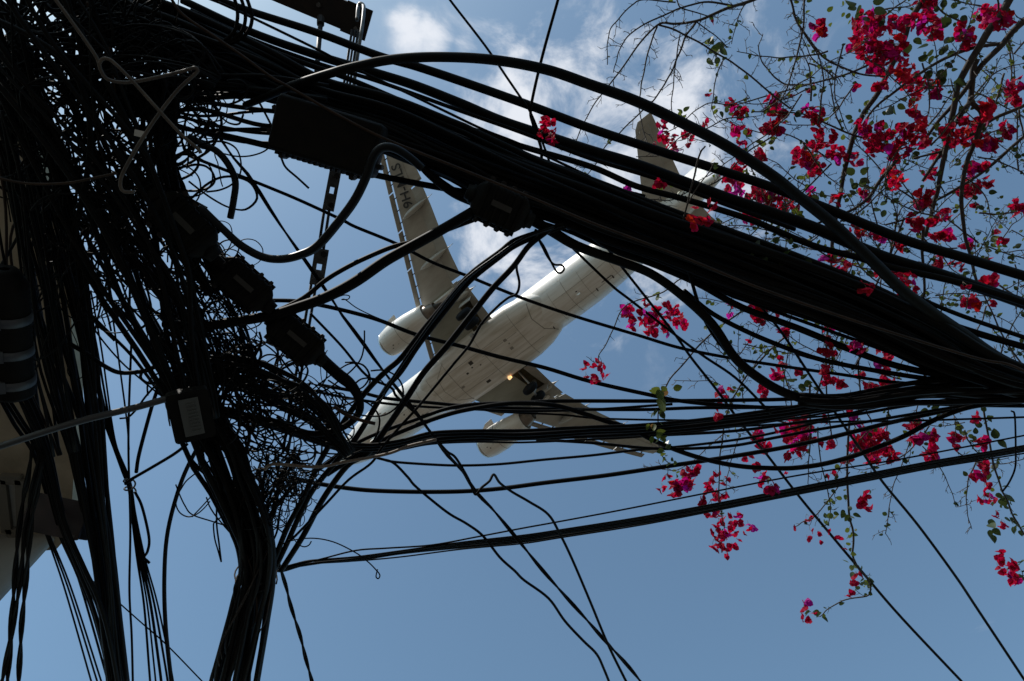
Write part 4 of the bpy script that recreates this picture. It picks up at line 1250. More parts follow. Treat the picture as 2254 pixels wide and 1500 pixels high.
hz = lambda y: float(np.interp(y, [40, 1040], [4.55, 3.55]))
for dx, wdt in ((-7, 5.5), (0, 5), (7, 5.5)):
    mb = MB()
    rod(mb, 782 + dx, 66, hz(66), 735 + dx * .9, 372, hz(372), wdt)
    robj(mb, 'rod', 'steel_dark')
for (xa, ya, xb, yb) in ((713, 460, 703, 550), (690, 625, 627, 1000)):
    for dx in (-5, 6):
        mb = MB()
        rod(mb, xa + dx + (6 if ya < 500 else 0), ya, hz(ya), xb + dx + (3 if ya < 500 else 0), yb, hz(yb), 6.5)
        robj(mb, 'rod', 'steel_dark')
for (xa, ya, xb, yb, wpx) in ((739, 375, 722, 464, 25), (709, 548, 696, 628, 30)):
    c, M, L_ = frame_at(xa, ya, xb, yb, hz(ya), hz(yb))
    W_ = wpx / ppm(xa, ya, hz(ya))
    loc = lambda p: c + M @ np.asarray(p)
    mb = MB()
    hs_ = .16 * L_
    mb.box(loc((-L_ * .29, 0, 0)), (L_ * .42, W_, .012), M)
    mb.box(loc((L_ * .29, 0, 0)), (L_ * .42, W_, .012), M)
    for s2 in (-1, 1):
        mb.box(loc((0, s2 * W_ * .34, 0)), (L_ * .16, W_ * .32, .0118), M)
    pl = robj(mb, 'link_plate', 'steel', smooth=False)
    for a in (-.36, .36):
        b = MB()
        p = loc((a * L_, W_ * .18, 0))
        b.tube([p - M[:, 2] * .025, p + M[:, 2] * .025], W_ * .24, 6)
        robj(b, 'bolt', 'steel_dark', pl, False)
mb = MB()
px_tube(mb, tr(777, 205, 786, 130, 797, 60, 801, 20, 798, 10, 791, 9, 788, 20, 786, 45), 8, [4.0, 4.2, 4.5, 4.55, 4.4], 8)
robj(mb, 'hook_rod', 'steel')
root = empty('hanger_rod', 'short steel rod hanging from the cross-arm left of the strap', 'hanger', P(702, 105, 4.4))
inv3 = Matrix.Translation(-Vector(root.location))
mb = MB()
rod(mb, 706, 48, 4.62, 696, 170, 4.1, 11)
robj(mb, 'rod', 'steel_dark')
mb = MB()
rod(mb, 706, 40, 4.64, 705.5, 54, 4.58, 17)
robj(mb, 'nut', 'steel_dark', smooth=False)

# floodlight on its steel arm
arm = MB()
px_tube(arm, tr(-40, 996, 0, 983, 167, 930, 300, 897, 385, 873), 15, 2.9, 12)
a_o = tag(arm.obj('lamp_arm', 'galvanised'), 'weathered grey steel arm reaching from the left edge to the floodlight', 'pipe')
c, M, L_ = frame_at(412, 872, 430, 958, 2.8)
W_ = 46 / ppm(420, 915, 2.8)
root = empty('flood_light', 'switched-off LED floodlight with pale glass in the tangle at the left', 'lamp', c)
loc = lambda p: M @ np.asarray(p)
mb = MB()
mb.loft([[loc((u, v, z)) for u, v in rrect(L_ * .62 * s1, W_ * .92 * s1, .02)] for z, s1 in ((-.01, 1), (.03, 1.0), (.07, .86), (.09, .6))])
sharp(mb.obj('housing', 'closure_plastic', root), 30)
mb = MB()
mb.box(loc((0, 0, -.014)), (L_ * .92, W_ * .86, .006), M)
mb.obj('glass', 'lamp_glass', root, False)
mb = MB()
for i in range(9):
    for j in range(5):
        mb.box(loc(((-.34 + .085 * i) * L_, (-.08 + .09 * j) * W_, -.020)), (.006, .006, .004), M)
led_o = mb.obj('led_array', 'led', root, False)
for k in range(6):
    mb = MB()
    mb.box(loc(((-.4 + .16 * k) * L_, 0, .105)), (.006, W_ * 1.3, .05), M)
    mb.obj('cooling_fin', 'closure_plastic', root, False)
mb = MB()
for s2 in (-1, 1):
    mb.box(loc((0, s2 * W_ * .97, .05)), (.03, .006, .16), M)
mb.box(loc((0, 0, .133)), (.03, W_ * 1.94, .006), M)
mb.obj('bracket', 'steel_dark', root, False)

# dome closure with metal bands at the left edge
c, M, L_ = frame_at(10, 592, 30, 866, 3.0)
W_ = 84 / ppm(30, 730, 3.0)
root = empty('dome_closure', 'black ribbed dome closure with three metal bands at the left edge', 'cable box', c)
prof = [(-.5 * L_, .02)]
n = 44
for k in range(n + 1):
    a = k / n
    r = W_ * .5 * (min(1, .55 + a * 4) if a < .12 else 1.0) * (1 + .03 * (k % 2))
    prof.append(((-.5 + a) * L_, r))
prof.append((.5 * L_, .02))
mb = MB()
MM = np.stack([M[:, 1], M[:, 2], M[:, 0]], 1)
mb.lathe(prof, MM, (0, 0, 0), 24)
mb.obj('dome', 'closure_plastic', root)
for a in (-.14, .12, .37):
    mb = MB()
    mb.lathe([(a * L_ - .022, W_ * .51), (a * L_ - .022, W_ * .54), (a * L_ + .022, W_ * .54), (a * L_ + .022, W_ * .51)], MM, (0, 0, 0), 24)
    mb.obj('metal_band', 'band_metal', root)
    mb = MB()
    mb.box(M @ np.array((a * L_, -W_ * .30, -W_ * .45)), (.06, .05, .03), M)
    mb.obj('band_buckle', 'band_metal', root, False)

# maroon box on the building side
c, M, L_ = frame_at(80, 1128, 198, 1152, 3.95)
W_ = 74 / ppm(140, 1140, 3.95)
root = empty('junction_box', 'dark maroon junction box hung on the cables below the building corner', 'box', c)
loc = lambda p: M @ np.asarray(p)
mb = MB()
mb.loft([[loc((u, v, z)) for u, v in rrect(L_ * .5 * s1, W_ * .5 * s1, .015)] for z, s1 in ((-.10, .985), (-.095, 1), (.09, 1), (.095, .985))])
sharp(mb.obj('case', 'box_maroon', root), 30)
mb = MB()
mb.loft([[loc((u, v, z)) for u, v in rrect(L_ * .53, W_ * .54, .02)] for z in (-.135, -.102)])
sharp(mb.obj('lid', 'box_maroon', root), 30)
for s1 in (-1, 1):
    for s2 in (-1, 1):
        mb = MB()
        p = loc((s1 * L_ * .45, s2 * W_ * .44, -.138))
        mb.tube([p, p + M[:, 2] * .01], .010, 6)
        mb.obj('screw', 'steel', root, False)

# ties round the trunk and a small tag
for (x, y, w2, lb) in ((563, 1262, 86, 'wire tie bound round the cable trunk at its narrowest point'), (285, 1062, 22, 'wire tie round the loose bundle in the left gap')):
    h = 4.0
    c = P(x, y, h)
    r = .5 * w2 / ppm(x, y, h)
    ax = P(x + (4 if x > 400 else 3), y + 40, h + .02) - c
    ax /= np.linalg.norm(ax)
    u = np.cross(ax, (0, 0, 1.0))
    u /= np.linalg.norm(u)
    v = np.cross(ax, u)
    mb = MB()
    ring_ = [c + r * (math.cos(t) * u + math.sin(t) * v) + ax * (.012 * t - .05) for t in np.linspace(0, 4 * math.pi, 50)]
    mb.tube(ring_, .006, 6)
    tag(mb.obj('cable_tie', 'grey_wire'), lb, 'tie')
c, M, L_ = frame_at(296, 292, 322, 298, 2.85)
mb = MB()
mb.box(c, (L_, 14 / ppm(300, 295, 2.85), .003), M)
tag(mb.obj('cable_tag', 'tag_white', smooth=False), 'small pale tag clipped beside the whitish knot of wire', 'tag')

# ------------------------------------------------------------------ bougainvillea on the right
rnd = random.Random(21)
HB = 4.55                                     # its height above the eye
TRUNK = np.array((5.3, -1.9, 0.0))
plant = empty('bougainvillea', 'thorny bougainvillea with magenta flowers and bare twigs hanging in from the right', 'plant', TRUNK)
pinv = Matrix.Translation(-Vector(TRUNK))


def plobj(mb, name, m, par=None, smooth=True):
    o = mb.obj(name, m, plant if par is None else par, smooth)
    if par is None:
        o.matrix_local = pinv
    return o


def thorn_twigs(mb, pts, w, h, dens=1.0, lmax=55, depth=2):
    """fine forked thorny twigs along a branch given in sight-line coordinates"""
    S = np.array(spline(pts, 6))
    H = hs_along(h, len(S))
    d = np.r_[0, np.cumsum(np.linalg.norm(np.diff(S, axis=0), axis=1))]
    pos = rnd.uniform(4, 14)
    while pos < d[-1]:
        i = min(int(np.searchsorted(d, pos)), len(S) - 1)
        j = max(i - 1, 0)
        t = S[i] - S[j] if i != j else S[1] - S[0]
        a0 = math.atan2(t[1], t[0])
        sgn = rnd.choice((-1, 1))
        a = a0 + sgn * rnd.uniform(.5, 1.25)
        x, y, hh = S[i][0], S[i][1], H[i]
        if rnd.random() < .45 * dens and depth > 0:
            Lg = rnd.uniform(.3, 1) * lmax
            q = [(x, y)]
            aa = a
            for _ in range(4):
                aa += rnd.gauss(0, .28)
                q.append((q[-1][0] + math.cos(aa) * Lg / 4, q[-1][1] + math.sin(aa) * Lg / 4))
            h1 = hh + rnd.uniform(-.12, .12)
            px_tube(mb, q, [max(1.6, w * .5), 1.1], [hh, h1], 4, 2)
            thorn_twigs(mb, q, 1.6, [hh, h1], dens, Lg * .45, depth - 1)
        else:
            Lg = rnd.uniform(5, 14)
            px_tube(mb, [(x, y), (x + math.cos(a) * Lg, y + math.sin(a) * Lg)], [1.7, .7], [hh, hh + rnd.uniform(-.05, .05)], 3, 1)
        pos += rnd.uniform(7, 22) / max(dens, .3)


ENDS = []


def branch(pts, w, h=HB, dens=1.0, lmax=45, m='bark', name='branch', label=None):
    mb = MB()
    px_tube(mb, pts, w, h, 8 if np.max(w) > 6 else 5, 6, wob=.6)
    thorn_twigs(mb, pts, float(np.min(w)), h, dens, lmax, 2 if np.max(w) < 8 else 1)
    o = plobj(mb, name, m)
    if label:
        o['label'] = label
    ENDS.append((pts, h))
    return o


# thick limbs
branch(tr(2330, -230, 2221, 0, 2171, 77, 2134, 140, 2111, 183, 2097, 250, 2084, 317, 2064, 417, 2051, 467, 2037, 520), [18, 16, 14, 12, 10, 8], [4.4, 4.55, 4.6], .5)
branch(tr(2400, -60, 2254, 47, 2207, 97, 2154, 153, 2120, 205, 2070, 262, 2020, 330), [16, 14, 12, 9, 6], [4.4, 4.6, 4.6], .6)
branch(tr(2150, 130, 2141, 160, 2137, 217, 2121, 243, 2101, 275, 2075, 330, 2030, 400), [13, 12, 11, 9, 6], 4.6, .6)
branch(tr(2135, 215, 2145, 232, 2161, 250, 2157, 283, 2131, 350, 2117, 417, 2121, 500, 2135, 560, 2150, 620), [12, 11, 10, 8, 6], 4.5, .7)
branch(tr(2060, -60, 2031, 0, 2004, 43, 1987, 93, 1961, 147, 1931, 207, 1897, 257, 1874, 317, 1857, 387, 1844, 457, 1834, 520, 1830, 570), [14, 13, 12, 11, 9, 8], 4.65, .6)
branch(tr(2204, 97, 2137, 107, 2054, 143, 1987, 190, 1931, 233, 1880, 300), [8, 7, 6, 4], 4.55, .9)
branch(tr(2290, 220, 2254, 233, 2187, 263, 2121, 307, 2075, 332, 2010, 350), [9, 8, 7, 4], 4.6, .9)
branch(tr(2300, 260, 2254, 300, 2187, 360, 2137, 397, 2087, 427, 2047, 450, 2007, 477, 1950, 495), [7, 7, 6, 4], 4.6, .9)
branch(tr(1975, 350, 1931, 407, 1901, 447, 1841, 477, 1790, 495), [8, 8, 6, 5], 4.5, .7)
branch(tr(1600, 235, 1654, 222, 1754, 193, 1854, 167, 1937, 130, 1990, 95), [2.5, 4, 6], 4.6, 1.1)
branch(tr(1654, 247, 1754, 249, 1814, 270, 1874, 297, 1930, 310), [3, 5], 4.5, 1.1)
branch(tr(1735, -20, 1741, 0, 1754, 47, 1781, 87, 1814, 127, 1881, 160, 1950, 170), [5, 5, 4], 4.6, 1.2)
branch(tr(1775, -20, 1771, 0, 1767, 67, 1751, 133, 1734, 190, 1717, 227), [5, 4, 3], 4.6, 1.2)
# bare arching sprays at the top
TOP = 4.4
branch(tr(1700, -25, 1660, 0, 1617, 13, 1567, 33, 1533, 47, 1483, 53, 1447, 55, 1400, 107, 1350, 177, 1317, 217, 1287, 267, 1267, 313, 1253, 343), [8, 7, 6, 5, 4, 3, 2.5, 2], [TOP, TOP, 4.1], 1.0)
branch(tr(1613, 12, 1550, 5, 1500, 18, 1447, 40, 1393, 70, 1367, 103, 1357, 133, 1350, 160), [5, 4, 3, 2], TOP, 1.0)
branch(tr(1487, 5, 1417, 0, 1393, 10, 1363, 40, 1343, 67, 1337, 100, 1337, 143), [3.5, 3, 2], TOP, .8)
branch(tr(1533, 48, 1510, 80, 1493, 123, 1477, 160, 1460, 190, 1437, 223, 1407, 250, 1367, 290, 1333, 323, 1313, 360, 1290, 387), [5, 4, 3.5, 3, 2], [TOP, TOP, 4.0], 1.0)
branch(tr(1447, 58, 1430, 103, 1417, 160, 1410, 200, 1407, 240, 1417, 290, 1426, 318), [4, 3, 2], [TOP, 4.0], 1.0)
branch(tr(1450, 55, 1493, 70, 1543, 97, 1593, 127, 1633, 153, 1693, 203, 1740, 240), [4.5, 4, 4], TOP, 1.0)
branch(tr(1533, 48, 1556, 66, 1580, 83, 1600, 105), [3, 2], TOP, 1.0)
branch(tr(1490, 0, 1500, 18, 1550, 33, 1580, 40), [3, 3, 2], TOP, .8)
branch(tr(1593, 130, 1577, 167, 1570, 213, 1566, 240), [3, 2.5, 2], TOP, 1.0)
branch(tr(1650, 2, 1633, 20, 1620, 57, 1610, 97), [3, 2.5, 1.6], TOP, 1.2)
branch(tr(1497, 75, 1487, 140, 1482, 190, 1478, 240, 1487, 285), [3, 2], TOP, .9)
# sprays below
branch(tr(1540, 600, 1500, 613, 1460, 643, 1400, 663, 1373, 677, 1357, 707, 1340, 747, 1320, 780, 1315, 800), [3.5, 3, 2.2], [4.4, 4.1], .9)
branch(tr(1690, 640, 1627, 690, 1567, 733, 1520, 783, 1477, 833, 1463, 857, 1452, 890, 1448, 940, 1455, 1000, 1480, 1025), [4, 4, 3.5, 3, 2], [4.5, 4.1], .9)
branch(tr(1740, 730, 1700, 767, 1653, 817, 1623, 860, 1600, 910, 1590, 967, 1584, 1020, 1583, 1100, 1590, 1140, 1597, 1180), [4.5, 4, 3, 2.2], [4.5, 4.4], .5)
branch(tr(1880, 880, 1867, 960, 1866, 1083, 1871, 1143, 1879, 1177, 1877, 1220, 1887, 1247, 1914, 1283, 1915, 1305, 1904, 1313, 1854, 1323, 1821, 1343, 1805, 1358), [5, 5, 4.5, 4, 3, 2], [4.5, 4.5], .45, 28)
branch(tr(1800, 940, 1804, 1000, 1817, 1060, 1827, 1107, 1826, 1143, 1815, 1160), [3, 2.5, 2], 4.5, .5, 28)
branch(tr(1870, 1040, 1841, 1077, 1801, 1130, 1767, 1150, 1750, 1160), [3, 2], 4.5, 1.1, 32)
branch(tr(2165, 900, 2184, 1007, 2201, 1067, 2217, 1103, 2234, 1143, 2260, 1185, 2290, 1230, 2250, 1260), [4.5, 4, 4, 3], 4.5, .4, 26)
branch(tr(2160, 640, 2177, 673, 2204, 733, 2231, 777, 2270, 830), [3, 4], 4.5, .5)
branch(tr(1830, 560, 1827, 640, 1822, 720, 1818, 800, 1820, 880, 1830, 960), [5, 4, 3], 4.6, .9)
branch(tr(2032, 500, 2030, 560, 2035, 620, 2032, 665), [7, 6, 5], 4.4, .4)
branch(tr(1990, 480, 1960, 560, 1925, 640, 1905, 720, 1890, 800, 1893, 870, 1886, 930), [5, 4, 3], 4.6, .9)
branch(tr(1770, 640, 1740, 700, 1735, 770, 1725, 850, 1733, 900), [3, 2], 4.6, .9)
branch(tr(1450, 300, 1490, 280, 1530, 245, 1560, 228, 1607, 230, 1650, 216), [2, 3], 4.4, 1.2)
branch(tr(1400, 345, 1430, 345, 1460, 338, 1500, 300, 1550, 285, 1600, 262, 1650, 258), [2, 3], 4.35, 1.2)
branch(tr(1500, 500, 1515, 440, 1530, 380, 1540, 340, 1552, 322), [3.5, 4.5, 4], [3.6, 3.5], .3, 20)
branch(tr(1510, 460, 1530, 420, 1560, 380, 1572, 358), [3, 2.5], [3.6, 3.5], .4, 20)
branch(tr(1380, 450, 1430, 440, 1480, 440, 1520, 420, 1580, 400, 1640, 340, 1700, 300), [2, 3, 3.5], 4.4, 1.2)
branch(tr(1540, 590, 1600, 560, 1660, 510, 1700, 470, 1760, 430, 1830, 360), [2, 3, 4], 4.4, .9)
# generated side branches in the crowded part
for k in range(92):
    px_, py_ = rnd.uniform(1680, 2250), rnd.uniform(-10, 620) if k < 64 else rnd.uniform(550, 930)
    a = rnd.uniform(0, 6.28)
    q = [(px_, py_)]
    st = rnd.uniform(28, 60)
    kk = rnd.gauss(0, .12)
    for _ in range(rnd.randint(3, 6)):
        a += kk + rnd.gauss(0, .16)
        q.append((q[-1][0] + math.cos(a) * st, q[-1][1] + math.sin(a) * st))
    branch(q, [rnd.uniform(2.5, 5), 1.8], HB + rnd.uniform(-.25, .35), 1.0, 38, 'twig')

for k in range(64):
    px_, py_ = rnd.uniform(1560, 2250), rnd.uniform(420, 1020)
    a = rnd.uniform(0, 6.28)
    q = [(px_, py_)]
    st = rnd.uniform(18, 42)
    kk = rnd.gauss(0, .14)
    for _ in range(rnd.randint(3, 6)):
        a += kk + rnd.gauss(0, .18)
        q.append((q[-1][0] + math.cos(a) * st, q[-1][1] + math.sin(a) * st))
    branch(q, [rnd.uniform(2, 3.5), 1.5], HB + rnd.uniform(-.25, .35), 1.1, 34, 'twig')

# main stem from the ground (outside the picture)
mb = MB()
j1, j2, j3 = P(2330, -230, 4.4), P(2400, -60, 4.4), P(2060, -60, 4.65)
mb.tube(spline([TRUNK, TRUNK + np.array((.1, -.1, 1.8)), TRUNK + np.array((-.2, .1, 3.6)), (j1 + j2) / 2 + np.array((.5, -.1, -.8)), j1], 6), list(np.linspace(.11, .035, 25)), 10)
mb.tube(spline([TRUNK + np.array((-.2, .1, 3.6)), (j2 + TRUNK + np.array((0, 0, 4))) / 2 + np.array((.1, 0, .2)), j2], 6), list(np.linspace(.05, .025, 13)), 8)
mb.tube(spline([TRUNK + np.array((-.2, .1, 3.6)), (j3 + TRUNK + np.array((0, -1.2, 4.6))) / 2, j3], 6), list(np.linspace(.05, .02, 13)), 8)
plobj(mb, 'stem', 'bark')


# flowers: three papery bracts round a small tube
def bract_mesh(seed, mname):
    r = random.Random(seed)
    mb = MB()
    for k in range(3):
        az = k * 2.094 + r.uniform(-.25, .25)
        tilt = r.uniform(.25, .95)
        L_, Wd = r.uniform(.85, 1.1), r.uniform(.48, .60)
        cup = r.uniform(.10, .30)
        wave = r.uniform(-.08, .08)
        nU, nV = 5, 5
        V, F = [], []
        for i in range(nU):
            u = i / (nU - 1)
            wv = Wd * (math.sin(math.pi * min(1, u * .93 + .07)) ** .62) * (1.0 if u < .99 else .12)
            for j in range(nV):
                v = j / (nV - 1) * 2 - 1
                x = u * L_
                y = v * wv
                z = cup * (v * v) * wv * 1.2 - .22 * u * u * L_ + wave * math.sin(5 * u + 3 * v) + .05 * math.sin(7 * v + 4 * u + k)
                # fold up by tilt then spin round the stalk
                xx = x * math.cos(tilt) - z * math.sin(tilt)
                zz = x * math.sin(tilt) + z * math.cos(tilt)
                V.append((xx * math.cos(az) - y * math.sin(az), xx * math.sin(az) + y * math.cos(az), zz))
        for i in range(nU - 1):
            for j in range(nV - 1):
                a = i * nV + j
                F.append((a, a + 1, a + nV + 1, a + nV))
        mb.add(V, F)
    me = bpy.data.meshes.new('flower')
    me.from_pydata(mb.v, [], mb.f)
    me.polygons.foreach_set('use_smooth', [True] * len(me.polygons))
    me.materials.append(MAT[mname])
    return me


FL = {m: [bract_mesh(s + 10 * i, m) for s in range(7)] for i, m in enumerate(('bract_magenta', 'bract_red', 'bract_purple'))}


def leaf_mesh(seed, mname):
    r = random.Random(seed)
    nU, nV = 6, 3
    V, F = [], []
    fold = r.uniform(.1, .35)
    bend = r.uniform(-.1, .35)
    Wd = r.uniform(.33, .45)
    for i in range(nU):
        u = i / (nU - 1)
        wv = Wd * (math.sin(math.pi * (u * .94 + .06) ** .80)) ** .8 if u < .99 else .01
        for j in range(nV):
            v = j - 1
            V.append((u, v * wv, fold * abs(v) * wv - bend * u * u))
    for i in range(nU - 1):
        for j in range(nV - 1):
            a = i * nV + j
            F.append((a, a + 1, a + nV + 1, a + nV))
    me = bpy.data.meshes.new('leaf')
    me.from_pydata(V, [], F)
    me.polygons.foreach_set('use_smooth', [True] * len(me.polygons))
    me.materials.append(MAT[mname])
    return me


LF = {m: [leaf_mesh(s, m) for s in range(5)] for m in ('leaf_green', 'leaf_dark', 'leaf_dry')}


def rot_rand(bias=None):
    q = np.array([rnd.gauss(0, 1) for _ in range(4)])
    q /= np.linalg.norm(q)
    from mathutils import Quaternion
    return Quaternion(q).to_matrix()


FLOWERS = '''1804 57 14;1807 76 14;1917 58 42;1901 97 34;1937 117 34;1974 57 24;1971 110 30;1931 152 15;1987 157 28 r;2004 183 25 r;1941 187 15;2037 13 25;2047 50 28;2057 75 15;2011 47 18;2174 37 30;2207 43 25;2121 67 18;2127 90 20;2171 97 8;2017 213 18 r;2054 193 25;2224 190 15;2247 183 12;2231 217 18;2014 248 15;
1704 220 14;1704 243 14;1701 283 22;1724 257 14;1776 247 16;1797 257 16;1804 280 12;1884 190 8;1787 193 8;1741 207 6;1901 283 18;1937 310 40;1974 333 25 r;1994 297 28;2027 277 18 r;2031 313 16;2091 300 25;2137 287 40;2174 233 14 r;2167 257 14 r;2174 320 25;2217 290 18;1801 317 22;1764 347 22;1791 360 22;1841 343 20;1881 350 16;1797 380 10;1834 303 10;1671 347 14;1674 427 16;1701 440 22;1737 450 22;1784 430 12;1841 437 16;1901 427 14;1957 377 14 r;1974 400 20 r;2044 383 16;2061 343 10;2134 377 14;2154 367 16;2121 420 16;2144 413 18;2171 403 14;2031 440 22;2014 490 20;2057 487 16;2081 477 14;2241 457 20;2147 453 8;1664 483 10;
1200 268 11 mf;1212 270 9 mf;1197 292 10 mf;1212 296 12 mf;1218 308 9 mf;1565 47 6 r;1560 213 7;1607 230 10;1627 250 16;1620 283 16;1653 287 8;1633 320 16;1463 280 14;1460 300 12;1483 300 8;1483 322 14;1443 323 7;1513 293 12;1518 313 8;1550 277 10;1450 403 12 mf;1383 415 10 p;1392 428 8 p;1620 377 16;1600 393 14;1623 400 14;1600 423 14;1620 420 12 p;1670 347 10;1633 357 12;1650 433 8;1673 430 20;1647 477 16;1527 490 14 rf;1557 487 14 rf;1567 453 10 r;1530 460 6 r;
1537 600 16;1507 585 4;1643 647 14;1593 620 8;1610 670 8;1670 680 14;1608 697 7;1650 748 6;1385 687 14;1390 710 12;1422 670 10;1413 693 10;1427 710 14;1443 687 12;1470 680 14;1487 673 7;1480 693 16;1497 710 14;1467 730 14;1433 727 12;1453 713 12;1288 811 10;1290 826 8;1313 807 10;1330 807 9;1330 827 9;1310 833 10;1582 863 10;1607 853 6;1597 877 6;1583 893 10;1577 917 10;1680 870 10;1677 853 6;1670 963 14;1677 983 16;
1887 510 20;1934 520 16;2064 520 16;2084 520 14;1977 537 16;2131 538 14;2194 515 7;2207 530 10;1824 570 16;1851 567 10;1864 580 12;1854 600 14;1831 593 10;1981 580 16;1974 603 16;1997 617 18;2064 573 12;2101 578 10;2117 587 8;1931 603 10;2174 570 8;2201 587 8;2177 622 14;2191 617 10;2127 628 8;2127 663 14;2144 663 14;2187 663 10;1904 633 16 r;1931 647 16 r;1961 660 12 r;1981 655 9;2014 638 8;1671 677 16;1714 680 18;1671 700 14;1726 730 12;1824 722 12;1817 743 8;1821 770 14;1837 777 8;1887 763 14;1941 770 10;1954 790 10;1944 807 14;1951 827 10;1716 790 6;1721 807 10;1707 823 12;1759 817 11;1814 813 10;1821 837 12;1847 843 14;1894 823 8;1917 853 16;1951 853 18;1679 867 10;2087 877 7;1667 960 14;1707 950 6;1747 933 18;1767 927 12;1744 957 25;1771 947 20;1754 980 25;1781 967 14;1814 927 10;1827 977 10;1811 977 7;1897 930 9;1917 963 25;1887 973 22;1941 963 18;1907 987 22;1954 993 14;2011 940 16;2017 967 16;2051 960 12;2101 960 12;2117 963 8;2109 980 8;2151 920 11;2167 977 14;2157 980 8;2054 993 14;1874 910 12;
1737 1007 10;1677 1050 12;1674 1067 8;1701 1077 14;1731 1043 4;1667 1023 8;1921 1007 20;1964 1007 16;1867 1013 10;1831 1045 9;2047 1007 14;2164 1027 14;2157 1050 14;2172 1070 8;2169 1100 15;2184 1100 8;2196 1132 8;2209 1152 9;2206 1227 12;2201 1243 10;2227 1247 12;2221 1263 14;2234 1277 12;1904 1090 10;1901 1108 12;1911 1118 9;1779 1140 8;1752 1163 5;1786 1168 5;1779 1185 6;1806 1175 5;1806 1195 4;1822 1170 5;1846 1187 7;1861 1207 4;1887 1267 9;1879 1285 8;1871 1305 8;1774 1333 11;1767 1357 8;1782 1367 7;1796 1353 6;
1457 1072 9;1470 1053 8;1483 1067 12;1480 1088 8;1503 1067 12;1510 1037 9;1527 1037 12;1517 1057 10;1520 1073 10;1493 1083 10;1577 1043 9;1563 1063 11;1597 1057 9;1560 1077 10;1550 1097 9;1577 1093 12;1590 1097 9;1603 1090 5;1547 1110 7;1573 1130 12;1557 1133 6;1610 1135 6;1627 1133 8;1583 1150 10;1613 1152 8;1633 1153 7;1647 1153 6;1657 1165 8;1577 1170 10;1593 1177 14;1613 1173 10;1637 1177 5;1627 1192 5;1573 1197 10;1590 1200 14;1613 1203 9;1600 1223 8;1580 1210 7;1647 1007 10;1663 1030 10'''
clusters = []
for it in FLOWERS.replace('\n', '').split(';'):
    q = it.split()
    if len(q) < 3:
        continue
    clusters.append((float(q[0]), float(q[1]), float(q[2]), q[3] if len(q) > 3 else 'm'))
# plan every flower first, then keep the 300 that show largest as parts of their own
plan = []
for ci, (x, y, r, fl) in enumerate(clusters):
    h = (3.45 if 'f' in fl or (y > 380 and rnd.random() < .12) else HB + rnd.uniform(-.18, .22))
    kind = 'bract_red' if 'r' in fl else 'bract_purple' if 'p' in fl else 'bract_magenta'
    n = max(1, int(round((r / 8.6) ** 1.75 * 2.1)))
    for i in range(n):
        rr_ = r * math.sqrt((i + .4) / n) * .86 if n > 1 else 0
        th = i * 2.4 + rnd.uniform(-.4, .4)
        size = min(r * 1.25, rnd.uniform(11.0, 16.0)) if r >= 8 else r * 1.7
        kd = kind
        if kind == 'bract_magenta' and rnd.random() < .035:
            kd = 'bract_purple'
        if kind == 'bract_red' and rnd.random() < .35:
            kd = 'bract_magenta'
        plan.append([ci, x + rr_ * math.cos(th), y + rr_ * math.sin(th), h + rnd.uniform(-.05, .05) * max(1, r / 14), size, kd])
order = sorted(range(len(plan)), key=lambda i: -plan[i][4] - .02 * (plan[i][1] * 7919 % 13))
single = set(order[:298])
rest = {}
cl_obj = []
by_cluster = {}
for i, f in enumerate(plan):
    by_cluster.setdefault(f[0], []).append((i, f))
for ci, (x, y, r, fl) in enumerate(clusters):
    fs = by_cluster[ci]
    h = fs[0][1][3]
    base = P(x, y - .4 * r, h + .03)
    mb = MB()                                                   # stalks of the cluster
    for i, f in fs:
        tip_ = P(f[1], f[2], f[3])
        mid_ = (base + tip_) / 2 + np.array((rnd.uniform(-.01, .01), rnd.uniform(-.01, .01), .012))
        mb.tube([base + np.array((0, 0, .03)), mid_, tip_], [.0016, .0013, .001], 4)
    co = mb.obj('flower_cluster', 'twig', plant)
    co.matrix_local = pinv
    cl_obj.append(co)
    for i, f in fs:
        s_ = f[4] / ppm(f[1], f[2], f[3])
        Rm = rot_rand()
        me = rnd.choice(FL[f[5]])
        Mx = Matrix.Translation(Vector(P(f[1], f[2], f[3]))) @ Rm.to_4x4() @ Matrix.Scale(s_, 4)
        if i in single:
            o = bpy.data.objects.new('flower', me)
            C.objects.link(o)
            o.parent = co
            o.matrix_local = Mx
        else:
            V = np.empty(len(me.vertices) * 3)
            me.vertices.foreach_get('co', V)
            V = V.reshape(-1, 3)
            A = np.array(Mx)
            W4 = V @ A[:3, :3].T + A[:3, 3]
            rest.setdefault(f[5], MB()).add(W4, [tuple(p.vertices) for p in me.polygons])
for k, mb in rest.items():
    o = plobj(mb, 'small_flowers', k)
    o['kind'] = 'stuff'

